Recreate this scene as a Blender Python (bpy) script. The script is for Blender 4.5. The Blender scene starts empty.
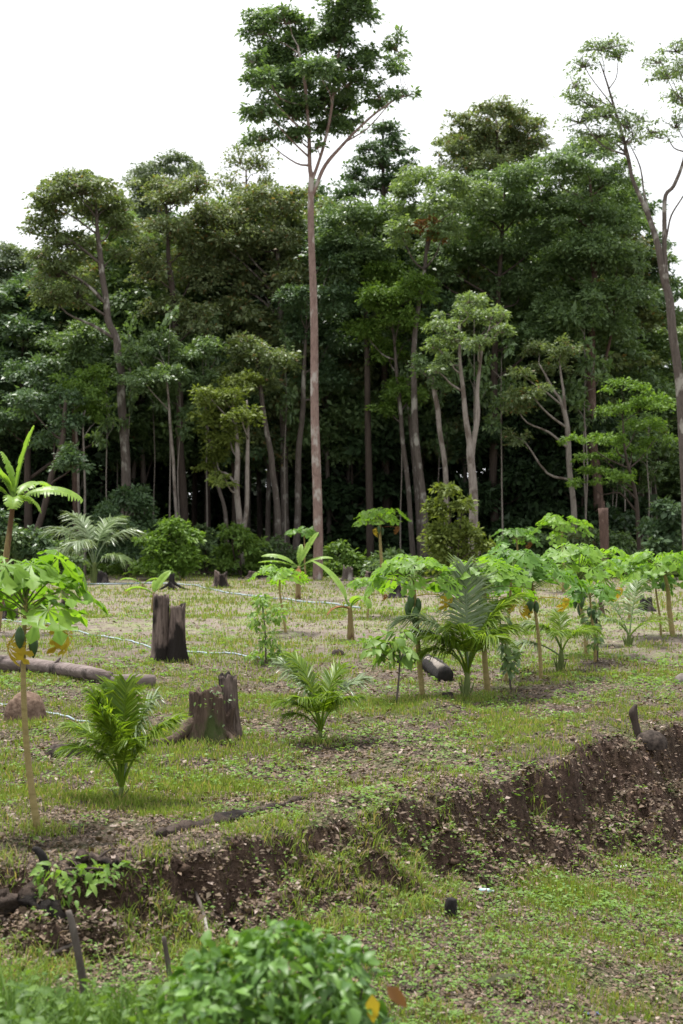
import bpy, math
import numpy as np
from mathutils import Vector

R = math.radians
scene = bpy.context.scene
col = scene.collection

# ------------------------------------------------------------------ camera
F, CX, HZ, CAMZ = 1422.0, 341.5, 520.0, 2.4
cam_d = bpy.data.cameras.new('camera')
cam_d.sensor_fit = 'VERTICAL'; cam_d.sensor_height = 36; cam_d.sensor_width = 24; cam_d.lens = 50
cam_d.clip_start = 0.1; cam_d.clip_end = 3000
cam_d.dof.use_dof = True; cam_d.dof.focus_distance = 17.0; cam_d.dof.aperture_fstop = 2.7
cam = bpy.data.objects.new('camera', cam_d); col.objects.link(cam)
cam.location = (0, 0, CAMZ); cam.rotation_euler = (R(90) + math.atan(8 / F), 0, 0)
scene.camera = cam

# ------------------------------------------------------------------ light: bright overcast sky, veiled sun high beyond the forest
SUN_EL, SUN_AZ = 72, -35           # azimuth measured from +Y, to the left when negative
world = bpy.data.worlds.new('World'); scene.world = world; world.use_nodes = True
nt = world.node_tree; nt.nodes.clear()
sky = nt.nodes.new('ShaderNodeTexSky'); sky.sky_type = 'NISHITA'; sky.sun_disc = False
sky.sun_elevation = R(SUN_EL); sky.sun_rotation = R(SUN_AZ); sky.dust_density = 4.0; sky.air_density = 1.0
hsv = nt.nodes.new('ShaderNodeHueSaturation'); hsv.inputs['Saturation'].default_value = 0.15
mixc = nt.nodes.new('ShaderNodeMix'); mixc.data_type = 'RGBA'
mixc.inputs[0].default_value = 0.72
mixc.inputs[7].default_value = (6.2, 6.35, 6.5, 1)     # even bright cloud cover
bg = nt.nodes.new('ShaderNodeBackground'); bg.inputs['Strength'].default_value = 0.1
wo = nt.nodes.new('ShaderNodeOutputWorld')
nt.links.new(sky.outputs[0], hsv.inputs['Color']); nt.links.new(hsv.outputs[0], mixc.inputs[6])
nt.links.new(mixc.outputs[2], bg.inputs['Color']); nt.links.new(bg.outputs[0], wo.inputs[0])
sun_d = bpy.data.lights.new('sun', 'SUN'); sun_d.energy = 2.9; sun_d.angle = R(9); sun_d.color = (1.0, 0.97, 0.91)
sun = bpy.data.objects.new('sun', sun_d); col.objects.link(sun)
sd = Vector((math.sin(R(SUN_AZ)) * math.cos(R(SUN_EL)), math.cos(R(SUN_AZ)) * math.cos(R(SUN_EL)), math.sin(R(SUN_EL))))
sun.rotation_euler = sd.to_track_quat('Z', 'Y').to_euler()
scene.view_settings.view_transform = 'Standard'; scene.view_settings.look = 'None'
scene.view_settings.gamma = 1.0; scene.view_settings.exposure = 1.3
scene.render.engine = 'CYCLES'
cy = scene.cycles
cy.max_bounces = 6; cy.diffuse_bounces = 3; cy.glossy_bounces = 2; cy.transmission_bounces = 4; cy.transparent_max_bounces = 4
cy.use_denoising = True
cy.sample_clamp_indirect = 4.0

# ------------------------------------------------------------------ helpers
def fract(a): return a - np.floor(a)
def _h(ix, iy, s): return fract(np.sin(ix * 127.1 + iy * 311.7 + s * 74.7) * 43758.5453)
def vn(x, y, s=0):
    ix, iy = np.floor(x), np.floor(y); fx, fy = x - ix, y - iy
    fx = fx * fx * (3 - 2 * fx); fy = fy * fy * (3 - 2 * fy)
    a = _h(ix, iy, s) * (1 - fx) + _h(ix + 1, iy, s) * fx
    b = _h(ix, iy + 1, s) * (1 - fx) + _h(ix + 1, iy + 1, s) * fx
    return (a * (1 - fy) + b * fy) * 2 - 1
def fbm(x, y, s=0, o=4):
    t, a = 0, 0.5
    for k in range(o):
        t = t + a * vn(x, y, s + k * 3.1); x = x * 2.03 + 5.2; y = y * 2.03 + 1.7; a *= 0.5
    return t
def sm(t): t = np.clip(t, 0, 1); return t * t * (3 - 2 * t)
def nrm(v): return v / np.maximum(np.linalg.norm(v, axis=-1, keepdims=True), 1e-9)

EX = [-40, -12, -1.94, -0.8, -0.09, 0.49, 0.965, 1.98, 3.04, 3.99, 8, 14, 40]
EY = [9.1, 9.2, 9.45, 10.19, 11.2, 11.97, 12.64, 14.2, 15.5, 16.6, 20.5, 25, 40]
def edge(x): return np.interp(x, EX, EY) + 0.5 * fbm(x * 1.1, x * 0.3, 5) + 0.24 * fbm(x * 4.0, x, 9)
def terrain(x, y):
    x = np.asarray(x, float); y = np.asarray(y, float)
    D = np.interp(x, [-12, -1.94, -0.8, 0, 1, 2, 3, 4, 8], [.34, .36, .40, .46, .6, .78, .93, 1.05, 1.2])
    w = np.interp(x, [-2, 0, 2, 4], [.6, .95, 1.4, 1.5])
    t = (edge(x) - y) / w + 0.25 * fbm(x * 3, y * 3, 31)
    t = t * (1 + .45 * fbm(x * 1.3, y * 1.3, 61))
    lip = .25 + .3 * np.clip(.5 + 1.4 * fbm(x * .9, y * .2, 66), 0, 1)
    s = lip * sm(t / .32) + (1 - lip) * sm(t) + .12 * fbm(x * 5, y * 5, 62) * np.exp(-((t - .45) / .5) ** 2)
    near = np.clip(1 - (y - 30) / 40, 0.2, 1)
    z = -D * s + near * (0.10 * fbm(x * .45, y * .45, 1) + 0.05 * fbm(x * 1.7, y * 1.7, 2) + 0.022 * fbm(x * 6, y * 6, 3))
    z = z + np.exp(-((t - .5) / .45) ** 2) * (0.22 * fbm(x * 2.6, y * 2.6, 4) + .13 * fbm(x * 9, y * 9, 14))
    z = z + 0.06 * np.exp(-((t + .45) / .5) ** 2)
    # small heap of dug earth in front of the middle palm, and one by the double stump
    z = z + .13 * np.exp(-(((x - 1.15) / .55) ** 2 + ((y - 17.4) / .35) ** 2))
    return z
def tz(x, y): return float(terrain(np.array([x]), np.array([y]))[0])
def P(px, py, d): return np.array([(px - CX) * d / F, d, CAMZ - (py - HZ) * d / F])
DS = np.concatenate([np.arange(6, 30, .05), np.arange(30, 140, .25)])
def G(px, py):
    """the ground point seen at a picture position"""
    x = (px - CX) * DS / F; z = CAMZ - (py - HZ) * DS / F; t = terrain(x, DS)
    j = int(np.argmax(z <= t)) if (z <= t).any() else len(DS) - 1
    return np.array([x[j], DS[j], t[j]])

def tag(o, label=None, cat=None, group=None, kind=None):
    if label: o['label'] = label
    if cat: o['category'] = cat
    if group: o['group'] = group
    if kind: o['kind'] = kind
    return o
def empty(name, loc, label, cat, group=None):
    o = bpy.data.objects.new(name, None); col.objects.link(o)
    o.location = [float(v) for v in loc]; o.empty_display_size = .2
    return tag(o, label, cat, group)

class MB:
    def __init__(s): s.v = []; s.f4 = []; s.f3 = []; s.n = 0
    def add(s, v, f):
        v = np.asarray(v, float).reshape(-1, 3); f = np.asarray(f, int)
        (s.f4 if f.shape[1] == 4 else s.f3).append(f + s.n); s.v.append(v); s.n += len(v)
    def build(s, name, mat, parent=None, smooth=True, origin=None):
        v = np.concatenate(s.v)
        if origin is not None: v = v - np.asarray(origin, float)
        f4 = np.concatenate(s.f4) if s.f4 else np.zeros((0, 4), int)
        f3 = np.concatenate(s.f3) if s.f3 else np.zeros((0, 3), int)
        me = bpy.data.meshes.new(name)
        me.vertices.add(len(v)); me.vertices.foreach_set('co', v.astype(np.float32).ravel())
        loops = np.concatenate([f4.ravel(), f3.ravel()]).astype(np.int32)
        me.loops.add(len(loops)); me.loops.foreach_set('vertex_index', loops)
        nf = len(f4) + len(f3); me.polygons.add(nf)
        st = np.concatenate([np.arange(len(f4)) * 4, len(f4) * 4 + np.arange(len(f3)) * 3]).astype(np.int32)
        me.polygons.foreach_set('loop_start', st)
        me.update(calc_edges=True)
        if smooth: me.polygons.foreach_set('use_smooth', np.ones(nf, bool))
        me.materials.append(mat)
        o = bpy.data.objects.new(name, me); col.objects.link(o)
        if parent is not None: o.parent = parent
        return o

def tube(mb, pts, rad, n=8, wob=0.0, cap=True, seed=0):
    pts = np.asarray(pts, float); k = len(pts); rad = np.broadcast_to(np.asarray(rad, float), (k,))
    tan = nrm(np.gradient(pts, axis=0))
    ref = np.array([0, 1, 0]) if abs(tan[:, 1]).mean() < .7 else np.array([1, 0, 0])
    a = nrm(np.cross(tan, ref)); b = np.cross(tan, a)
    th = np.arange(n) * 2 * math.pi / n
    rr = rad[:, None] * np.ones((1, n))
    if wob:
        rr = rr * (1 + wob * fbm(np.cos(th)[None] * 1.3 + np.arange(k)[:, None] * .16 + seed, np.sin(th)[None] * 1.3 + seed * .7 + np.arange(k)[:, None] * .1, seed, 3))
    v = pts[:, None] + rr[..., None] * (np.cos(th)[None, :, None] * a[:, None] + np.sin(th)[None, :, None] * b[:, None])
    i = np.arange(k - 1)[:, None] * n; j = np.arange(n)[None]; j2 = (j + 1) % n
    f = np.stack([i + j, i + j2, i + n + j2, i + n + j], -1).reshape(-1, 4)
    v = v.reshape(-1, 3)
    if cap:
        v = np.concatenate([v, pts[:1], pts[-1:]]); c0, c1 = k * n, k * n + 1
        f3 = np.concatenate([np.stack([np.full(n, c0), (np.arange(n) + 1) % n, np.arange(n)], -1),
                             np.stack([np.full(n, c1), (k - 1) * n + np.arange(n), (k - 1) * n + (np.arange(n) + 1) % n], -1)])
        base = mb.n; mb.add(v, f); mb.f3.append(f3 + base)
    else: mb.add(v, f)
def spline(pts, m=5):
    """Catmull-Rom through points (any number of columns)"""
    p = np.asarray(pts, float); p = np.concatenate([2 * p[:1] - p[1:2], p, 2 * p[-1:] - p[-2:-1]])
    out = []
    for i in range(1, len(p) - 2):
        for t in np.arange(m) / m:
            out.append(.5 * (2 * p[i] + (p[i + 1] - p[i - 1]) * t + (2 * p[i - 1] - 5 * p[i] + 4 * p[i + 1] - p[i + 2]) * t * t + (3 * p[i] - p[i - 1] - 3 * p[i + 1] + p[i + 2]) * t ** 3))
    out.append(p[-2]); return np.array(out)
def leaf_quads(mb, c, d, up, L, W):
    d = nrm(d); r = nrm(np.cross(d, up)); u = np.cross(r, d); L = np.asarray(L)[:, None]; W = np.asarray(W)[:, None]
    v = np.stack([c, c + d * L * .45 + r * W * .5 + u * W * .12, c + d * L - u * L * .12, c + d * L * .45 - r * W * .5 + u * W * .12], 1)
    n = len(c); mb.add(v.reshape(-1, 3), np.arange(n * 4).reshape(n, 4))
def leaf_six(mb, c, d, up, L, W, curl=.25):
    """a broader leaf: two quads folded on the midrib and a curled tip"""
    d = nrm(d); r = nrm(np.cross(d, up)); u = np.cross(r, d); L = np.asarray(L)[:, None]; W = np.asarray(W)[:, None]
    m1 = c + d * L * .3; m2 = c + d * L * .68 - u * L * curl * .4; tip = c + d * L * .97 - u * L * curl
    v = np.stack([c, m1 + r * W * .5 + u * W * .16, m2 + r * W * .36 + u * W * .1, tip, m2 - r * W * .36 + u * W * .1, m1 - r * W * .5 + u * W * .16, m1, m2], 1)
    n = len(c); b = (np.arange(n) * 8)[:, None]
    q = np.concatenate([b + np.array([[6, 1, 2, 7]]), b + np.array([[6, 7, 4, 5]])]); base = mb.n
    mb.add(v.reshape(-1, 3), q)
    t = np.concatenate([b + np.array([[0, 1, 6]]), b + np.array([[0, 6, 5]]), b + np.array([[7, 2, 3]]), b + np.array([[7, 3, 4]])])
    mb.f3.append(t + base)

# ------------------------------------------------------------------ materials
def newmat(name):
    m = bpy.data.materials.new(name); m.use_nodes = True; n = m.node_tree; n.nodes.clear(); return m, n
def ramp(n, stops, fac):
    r = n.nodes.new('ShaderNodeValToRGB'); e = r.color_ramp.elements
    while len(e) < len(stops): e.new(.5)
    for el, (p, c) in zip(e, stops): el.position = p; el.color = (*c, 1)
    n.links.new(fac, r.inputs[0]); return r.outputs[0]
def noise(n, scale, detail=4, vec=None, rough=.55, dist=0):
    t = n.nodes.new('ShaderNodeTexNoise'); t.inputs['Scale'].default_value = scale; t.inputs['Detail'].default_value = detail
    t.inputs['Roughness'].default_value = rough; t.inputs['Distortion'].default_value = dist
    if vec is not None: n.links.new(vec, t.inputs['Vector'])
    return t.outputs['Fac']
def coords(n, scale=(1, 1, 1), which='Object'):
    t = n.nodes.new('ShaderNodeTexCoord'); m = n.nodes.new('ShaderNodeMapping'); m.inputs['Scale'].default_value = scale
    n.links.new(t.outputs[which], m.inputs['Vector']); return m.outputs[0]
def mix(n, fac, a, b, mode='MIX'):
    m = n.nodes.new('ShaderNodeMix'); m.data_type = 'RGBA'; m.blend_type = mode
    for s, v in ((0, fac), (6, a), (7, b)):
        if isinstance(v, (int, float)): m.inputs[s].default_value = v
        elif isinstance(v, tuple): m.inputs[s].default_value = (*v, 1)
        else: n.links.new(v, m.inputs[s])
    return m.outputs[2]
def math_(n, op, a, b=0.0, clamp=False):
    m = n.nodes.new('ShaderNodeMath'); m.operation = op; m.use_clamp = clamp
    for s, v in ((0, a), (1, b)):
        if isinstance(v, (int, float)): m.inputs[s].default_value = v
        else: n.links.new(v, m.inputs[s])
    return m.outputs[0]
def finish(n, colr, rough=.6, spec=.3, bump=None, bstr=.3, bdist=.05, trans=0, tcol=None):
    p = n.nodes.new('ShaderNodeBsdfPrincipled'); n.links.new(colr, p.inputs['Base Color'])
    if isinstance(rough, (int, float)): p.inputs['Roughness'].default_value = rough
    else: n.links.new(rough, p.inputs['Roughness'])
    p.inputs['Specular IOR Level'].default_value = spec
    if bump is not None:
        b = n.nodes.new('ShaderNodeBump'); b.inputs['Strength'].default_value = bstr; b.inputs['Distance'].default_value = bdist
        n.links.new(bump, b.inputs['Height']); n.links.new(b.outputs[0], p.inputs['Normal'])
    out = n.nodes.new('ShaderNodeOutputMaterial'); s = p.outputs[0]
    if trans:
        t = n.nodes.new('ShaderNodeBsdfTranslucent'); n.links.new(tcol or colr, t.inputs['Color'])
        mx = n.nodes.new('ShaderNodeMixShader'); mx.inputs[0].default_value = trans
        n.links.new(s, mx.inputs[1]); n.links.new(t.outputs[0], mx.inputs[2]); s = mx.outputs[0]
    n.links.new(s, out.inputs['Surface'])
def leafmat(name, dark, light, trans=.3, rough=.45, spec=.35, patch=.5, odd=None, oddamt=.04):
    m, n = newmat(name)
    g = n.nodes.new('ShaderNodeNewGeometry'); ri = g.outputs['Random Per Island']
    c = ramp(n, [(0, dark), (.55, tuple((a * .55 + b * .45) for a, b in zip(dark, light))), (1, light)], ri)
    nz = noise(n, patch, 3, coords(n))
    c = mix(n, math_(n, 'MULTIPLY', nz, .55), c, tuple(light[i] * (.8, .95, .6)[i] for i in range(3)))
    if odd:
        r2 = math_(n, 'GREATER_THAN', math_(n, 'FRACT', math_(n, 'MULTIPLY', ri, 37.7)), 1 - oddamt)
        c = mix(n, r2, c, odd)
    tc = mix(n, 1.0, c, (1.25, 1.3, .5), 'MULTIPLY')
    finish(n, c, rough, spec, trans=trans, tcol=tc); return m
def barkmat(name, a, b, patch=None, pamt=.5, sc=(9, 9, 1.6), bstr=.5):
    m, n = newmat(name)
    v = coords(n, sc); nz = noise(n, 1.0, 6, v, .65, .6); fine = noise(n, 4.5, 4, v)
    c = ramp(n, [(.3, a), (.7, b)], nz)
    c = mix(n, math_(n, 'MULTIPLY', fine, .4), c, tuple(x * .55 for x in a))
    if patch:
        pz = noise(n, .9, 4, coords(n, (2.2, 2.2, 1.1)), .6)
        c = mix(n, ramp(n, [(pamt - .04, (0, 0, 0)), (pamt + .04, (1, 1, 1))], pz), c, patch)
    finish(n, c, .85, .15, nz, bstr, .04); return m
def plain(name, a, b, rough=.5, spec=.4, scale=6, bstr=.2):
    m, n = newmat(name); nz = noise(n, scale, 4, coords(n))
    finish(n, ramp(n, [(.35, a), (.65, b)], nz), rough, spec, nz, bstr, .02); return m

LEAF = dict(
    tall=leafmat('leaf_tall_tree', (.06, .105, .05), (.18, .255, .125), .38, .42, .4),
    mid=leafmat('leaf_mid_green', (.06, .10, .048), (.19, .265, .125), .36, .42, .4),
    dark=leafmat('leaf_dark_green', (.04, .075, .04), (.125, .19, .098), .32, .42, .4),
    shade=leafmat('leaf_painted_shade', (.014, .028, .014), (.045, .075, .034), .2, .5, .25),  # shade of the forest interior painted into the understory leaf colour
    olive=leafmat('leaf_olive', (.08, .108, .054), (.225, .27, .13), .36, .45, .35, odd=(.2, .13, .06)),
    yellow=leafmat('leaf_yellow_olive', (.08, .11, .025), (.20, .235, .06), .36, .55, .2),
    brown=leafmat('leaf_brown_olive', (.088, .115, .06), (.245, .28, .15), .36, .45, .35, odd=(.22, .15, .06), oddamt=.06),
    light=leafmat('leaf_light_green', (.10, .145, .065), (.24, .31, .15), .4, .42, .4),
    fresh=leafmat('leaf_fresh_green', (.08, .15, .03), (.19, .29, .06), .42, .5, .25),
    pale=leafmat('leaf_haze_tinted', (.085, .115, .08), (.19, .23, .15), .34, .5, .35),  # paler tint stands in for haze over the far crowns
    wispy=leafmat('leaf_wispy_blue_green', (.09, .13, .075), (.22, .28, .16), .4, .5, .3),
    shrub=leafmat('leaf_shrub', (.06, .12, .025), (.18, .265, .06), .38, .5, .25),
    papaya=leafmat('leaf_papaya', (.10, .20, .025), (.22, .36, .05), .5, .45, .25, 1.5),
    papold=leafmat('leaf_papaya_deep', (.06, .14, .025), (.14, .26, .045), .45, .45, .25, 1.5),
    coco=leafmat('leaf_coconut', (.055, .12, .016), (.25, .33, .035), .48, .4, .3, 3),
    cocopale=leafmat('leaf_coconut_pale', (.13, .17, .10), (.26, .31, .20), .3, .35, .45, 2),
    banana=leafmat('leaf_banana', (.17, .29, .045), (.26, .38, .085), .5, .4, .35, 1.5),
    bush=leafmat('leaf_foreground_bush', (.02, .06, .016), (.15, .27, .05), .3, .45, .35, 4),
    grass=leafmat('leaf_grass', (.07, .11, .022), (.28, .34, .085), .4, .6, .15, .6, odd=(.34, .27, .14), oddamt=.16),
    under=leafmat('leaf_undergrowth', (.035, .08, .02), (.15, .235, .055), .36, .5, .25, 3),
    weed=leafmat('leaf_weed', (.08, .16, .035), (.21, .31, .075), .42, .5, .25, 1.5),
    dead=leafmat('leaf_dead_rust', (.16, .07, .03), (.28, .13, .06), .25, .7, .15),
    yellowdead=leafmat('leaf_dead_yellow', (.42, .26, .03), (.6, .44, .06), .35, .6, .2),
    litter=leafmat('leaf_litter', (.035, .022, .018), (.22, .145, .115), .1, .7, .3, 2.0, odd=(.30, .235, .20), oddamt=.07),
)
BARK = dict(
    pink=barkmat('bark_pinkish', (.16, .105, .09), (.33, .235, .205), (.38, .34, .31), .58, (9, 9, 3.5), .8),
    grey=barkmat('bark_grey', (0.068, 0.054, 0.046), (0.168, 0.140, 0.124), (.3, .28, .25), .6, (10, 10, 2.5), .8),
    pale=barkmat('bark_pale', (0.171, 0.144, 0.126), (0.342, 0.302, 0.270), (.12, .095, .08), .58, (9, 9, 2.5), .8),
    dark=barkmat('bark_dark', (0.044, 0.034, 0.028), (0.096, 0.072, 0.060)),
    red=barkmat('bark_reddish', (0.064, 0.041, 0.034), (0.162, 0.106, 0.085), (.27, .22, .19), .64, (9, 9, 3), .8),
    stump=barkmat('bark_stump', (.06, .043, .036), (.30, .23, .20), (.02, .016, .014), .5, (22, 22, 2.0), 1.0),
    mossy=barkmat('bark_stump_mossy', (.045, .03, .023), (.17, .12, .09), (.05, .065, .02), .58, (20, 20, 2.4), 1.0),
    rotten=barkmat('bark_rotten', (.022, .016, .013), (.10, .072, .058), (.015, .012, .011), .52, (14, 14, 14), 1.0),
    char=barkmat('bark_charred', (.012, .011, .011), (.04, .034, .032), (.1, .085, .078), .62, (10, 10, 4), .9),
    log=barkmat('bark_log', (.10, .076, .07), (.29, .235, .22), (.03, .024, .022), .63, (2, 12, 12), .8),
    sap=barkmat('stem_papaya', (.22, .175, .07), (.36, .29, .13), (.26, .28, .12), .6, (5, 5, 16), .4),
    green=barkmat('stem_green', (.10, .14, .04), (.18, .21, .08), None, .5, (6, 6, 3), .3),
    ban=barkmat('stem_banana', (.16, .11, .05), (.30, .24, .11), (.10, .055, .03), .55, (10, 10, 1.5), .4),
)
# ground: litter strewn soil, green moss and weed patches, bare earth darkened with lip shade on the steep bank
def ground_material():
    m, n = newmat('ground_soil')
    v = coords(n)
    big = noise(n, .55, 5, v, .6); med = noise(n, 2.6, 6, v, .65, .4); fine = noise(n, 17, 5, v, .7); speck = noise(n, 60, 3, v, .7)
    soil = ramp(n, [(.36, (.02, .014, .011)), (.52, (.085, .062, .05)), (.68, (.19, .145, .12))], fine)
    green = ramp(n, [(.36, (.025, .03, .01)), (.68, (.13, .17, .045))], fine)
    gf = math_(n, 'ADD', math_(n, 'MULTIPLY', big, .55), math_(n, 'MULTIPLY', med, .6))
    gm = ramp(n, [(.55, (0, 0, 0)), (.70, (1, 1, 1))], gf)
    c = mix(n, math_(n, 'MULTIPLY', gm, .8), soil, green)
    # far dry clearing: paler grey brown soil
    sep = n.nodes.new('ShaderNodeSeparateXYZ'); tc = n.nodes.new('ShaderNodeTexCoord'); n.links.new(tc.outputs['Object'], sep.inputs[0])
    fy = n.nodes.new('ShaderNodeMapRange'); fy.inputs[1].default_value = 17; fy.inputs[2].default_value = 32; n.links.new(sep.outputs['Y'], fy.inputs[0])
    fary = n.nodes.new('ShaderNodeMapRange'); fary.inputs[1].default_value = 56; fary.inputs[2].default_value = 64; fary.inputs[3].default_value = 1; fary.inputs[4].default_value = 0
    n.links.new(sep.outputs['Y'], fary.inputs[0])
    dry = ramp(n, [(.3, (.17, .135, .115)), (.5, (.25, .21, .175)), (.72, (.34, .30, .255))], med)
    dry = mix(n, ramp(n, [(.56, (0, 0, 0)), (.68, (.75, .75, .75))], gf), dry, (.25, .30, .11))
    dry = mix(n, math_(n, 'MULTIPLY', speck, .35), dry, (.09, .07, .055))
    c = mix(n, math_(n, 'MULTIPLY', math_(n, 'MULTIPLY', fy.outputs[0], fary.outputs[0]), .8), c, dry)
    pale = ramp(n, [(.60, (0, 0, 0)), (.66, (1, 1, 1))], speck)
    c = mix(n, math_(n, 'MULTIPLY', pale, .15), c, (.30, .23, .2))
    g = n.nodes.new('ShaderNodeNewGeometry'); s2 = n.nodes.new('ShaderNodeSeparateXYZ'); n.links.new(g.outputs['True Normal'], s2.inputs[0])
    steep = n.nodes.new('ShaderNodeMapRange'); steep.inputs[1].default_value = .88; steep.inputs[2].default_value = .62; n.links.new(s2.outputs['Z'], steep.inputs[0])
    earth = ramp(n, [(.3, (.022, .014, .010)), (.55, (.062, .038, .027)), (.75, (.115, .075, .056))], fine)  # bare earth, its colour kept dark to hold the shade under the lip
    c = mix(n, math_(n, 'MULTIPLY', steep.outputs[0], .9), c, earth)
    hb = math_(n, 'ADD', fine, math_(n, 'MULTIPLY', speck, .5))
    finish(n, c, .9, .15, hb, .8, .05)
    return m
GROUND = ground_material()

# ------------------------------------------------------------------ ground: one sheet to the horizon
def grow(a, step, end, k=1.12):
    o = []; x = a
    while x < end: step *= k; x += step; o.append(x)
    return np.array(o)
xs = np.arange(-5, 7.001, .055); xs = np.concatenate([-grow(5, .055, 900)[::-1], xs, grow(7, .055, 900)])
ys = np.arange(5, 21, .055); ys = np.concatenate([-grow(-5, .1, 200)[::-1], ys, grow(21, .055, 1200, 1.03)])
XX, YY = np.meshgrid(xs, ys)
ZZ = terrain(XX, YY)
nx, ny = len(xs), len(ys)
gi = (np.arange(ny - 1)[:, None] * nx + np.arange(nx - 1)[None]).ravel()
mb = MB(); mb.add(np.stack([XX, YY, ZZ], -1), np.stack([gi, gi + 1, gi + nx + 1, gi + nx], -1))
tag(mb.build('ground', GROUND), kind='structure')

# ------------------------------------------------------------------ trees
def crown_leaves(mb, rng, blobs, dens, L, pads=1.0, droop=.25, padr=None, twigs=None):
    for (c, r) in blobs:
        c = np.asarray(c); r = np.asarray(r)
        vol = r[0] * r[1] * 1.0 + r[0] * r[2] * 2
        npad = max(5, int(11 * pads * vol ** .62))
        u = nrm(rng.normal(size=(npad, 3))); u[:, 2] = np.where(u[:, 2] < -.5, -u[:, 2] * .6, u[:, 2])
        q = c + u * r * [1.1, 1.1, 1.3] * (rng.random((npad, 1)) ** .45)
        pr = (padr or .42 * (r[0] * r[2]) ** .5) * rng.uniform(.6, 1.25, npad)
        if twigs is not None:
            for k in range(npad):
                mid = (c + q[k]) / 2 + np.array([0, 0, -.12 * r[2]])
                tube(twigs, [c - [0, 0, .3 * r[2]], mid, q[k]], [.03, .02, .008], 3, cap=False)
        nl = np.maximum(8, (dens * 170 * (pr / .5) ** 1.5 * (.2 / L) ** 1.4)).astype(int)
        idx = np.repeat(np.arange(npad), nl); m = len(idx)
        off = rng.normal(size=(m, 3)) * .6; off[:, 2] *= .5
        rad2 = off[:, 0] ** 2 + off[:, 1] ** 2
        off[:, 2] -= droop * rad2
        pos = q[idx] + off * pr[idx][:, None]
        d = nrm(off * [1, 1, .3] + rng.normal(size=(m, 3)) * .5 + u[idx] * .35 + [0, 0, -.22])
        up = nrm(np.array([0, -.15, .9]) + rng.normal(size=(m, 3)) * .6 + u[idx] * .45)
        ll = L * np.clip(rng.lognormal(-.05, .38, m), .45, 2.0)
        leaf_quads(mb, pos, d, up, ll, ll * rng.uniform(.4, .6, m))
def make_tree(name, label, cat, base, stems, blobs, leaf, bark, dens=1., L=.2, seed=0, group=None, pads=1.0, limbs=True, twigs=False, extra=None, droop=.25, padr=None):
    """stems: polylines of (x,y,z,r) in world space, the first one the trunk"""
    rng = np.random.default_rng(seed)
    root = empty(name, base, label, cat, group)
    tb = MB(); samples = []
    for i, s in enumerate(stems):
        s = np.asarray(s, float)
        if len(s) > 2:
            s = spline(s, 5)
        w = s.copy(); k = np.arange(len(s))
        amp = np.minimum(w[:, 3] * .18, .03) * (1 if i else np.clip(k / 4, 0, 1))
        w[:, 0] += amp * np.sin(k * .9 + seed) ; w[:, 1] += amp * np.cos(k * .7 + seed * 2)
        tube(tb, w[:, :3], np.maximum(w[:, 3], .012), 10 if w[0, 3] > .08 else 6, .22, seed=seed + i)
        samples.append(w)
    S = np.concatenate(samples)
    if limbs:
        for (c, r) in blobs:
            c = np.asarray(c); dd = np.linalg.norm((S[:, :3] - c) * [1, 1, .8], axis=1) + np.clip(S[:, 2] - (c[2] - .25 * r[2] - .55 * np.hypot(S[:, 0] - c[0], S[:, 1] - c[1])), 0, 3) * 3
            j = int(np.argmin(dd)); st = S[j]
            ln = np.linalg.norm(c - st[:3]); r0 = min(st[3] * .6, .03 + .018 * ln)
            m1 = st[:3] * .6 + c * .4 + np.array([0, 0, -.015 * ln]) + rng.normal(size=3) * .06 * ln
            m2 = st[:3] * .25 + c * .75 + rng.normal(size=3) * .05 * ln
            pp = spline([st[:3], m1, m2, c + [0, 0, .4 * r[2]]], 3)
            tube(tb, pp, np.linspace(r0, .012, len(pp)), 5, .2, seed=seed)
    lb = MB(); crown_leaves(lb, rng, blobs, dens, L, pads, droop, padr, tb if twigs else None)
    tb.build('trunk', bark, root, origin=base)
    lb.build('crown', leaf, root, smooth=False, origin=base)
    if extra is not None:
        nm, eb, em, lab = extra
        eb2 = MB(); crown_leaves(eb2, rng, eb, dens, L, pads, droop, padr); o = eb2.build(nm, em, root, smooth=False, origin=base)
        if lab: o['label'] = lab
    return root
def blobs_px(d, lst, rng, deep=.9, dj=1.0, grow_=1.0):
    out = []
    for b in lst:
        px, py, rx, ry = b[:4]; dd = d + (b[4] if len(b) > 4 else rng.uniform(-1, 1) * dj)
        k = dd / F
        out.append((P(px, py, dd), grow_ * np.array([rx * k, max(rx * k * deep, .4), ry * k])))
    return out
def ptree(name, label, d, trunk, forks, bl, leaf, bark, seed, dens=1., L=.2, cat='tree', dj=1.4, fill=1.22, **kw):
    rng = np.random.default_rng(seed + 500)
    def line(t):
        o = []
        for (px, py, r) in t: o.append([*P(px, py, d), r])
        return o
    tr = line(trunk); x0 = tr[0][0]; z0 = tz(x0, d)
    if tr[0][2] > z0 + .05:
        a, b = np.array(tr[0]), np.array(tr[1]); s = (a - b) / max(np.linalg.norm((a - b)[:3]), .01)
        h = tr[0][2] - z0; x0 = a[0] + (s[0] / max(-s[2], .3)) * h * .6
        tr.insert(0, [x0, d, z0 - .1, tr[0][3] * 1.25])
    else: tr[0][2] = z0 - .15; tr[0][3] *= 1.25
    return make_tree(name, label, cat, (x0, d, z0), [tr] + [line(f) for f in forks], blobs_px(d, bl, rng, dj=dj, grow_=fill),
                     LEAF[leaf], BARK[bark], dens, L * .76, seed, **kw)

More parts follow.
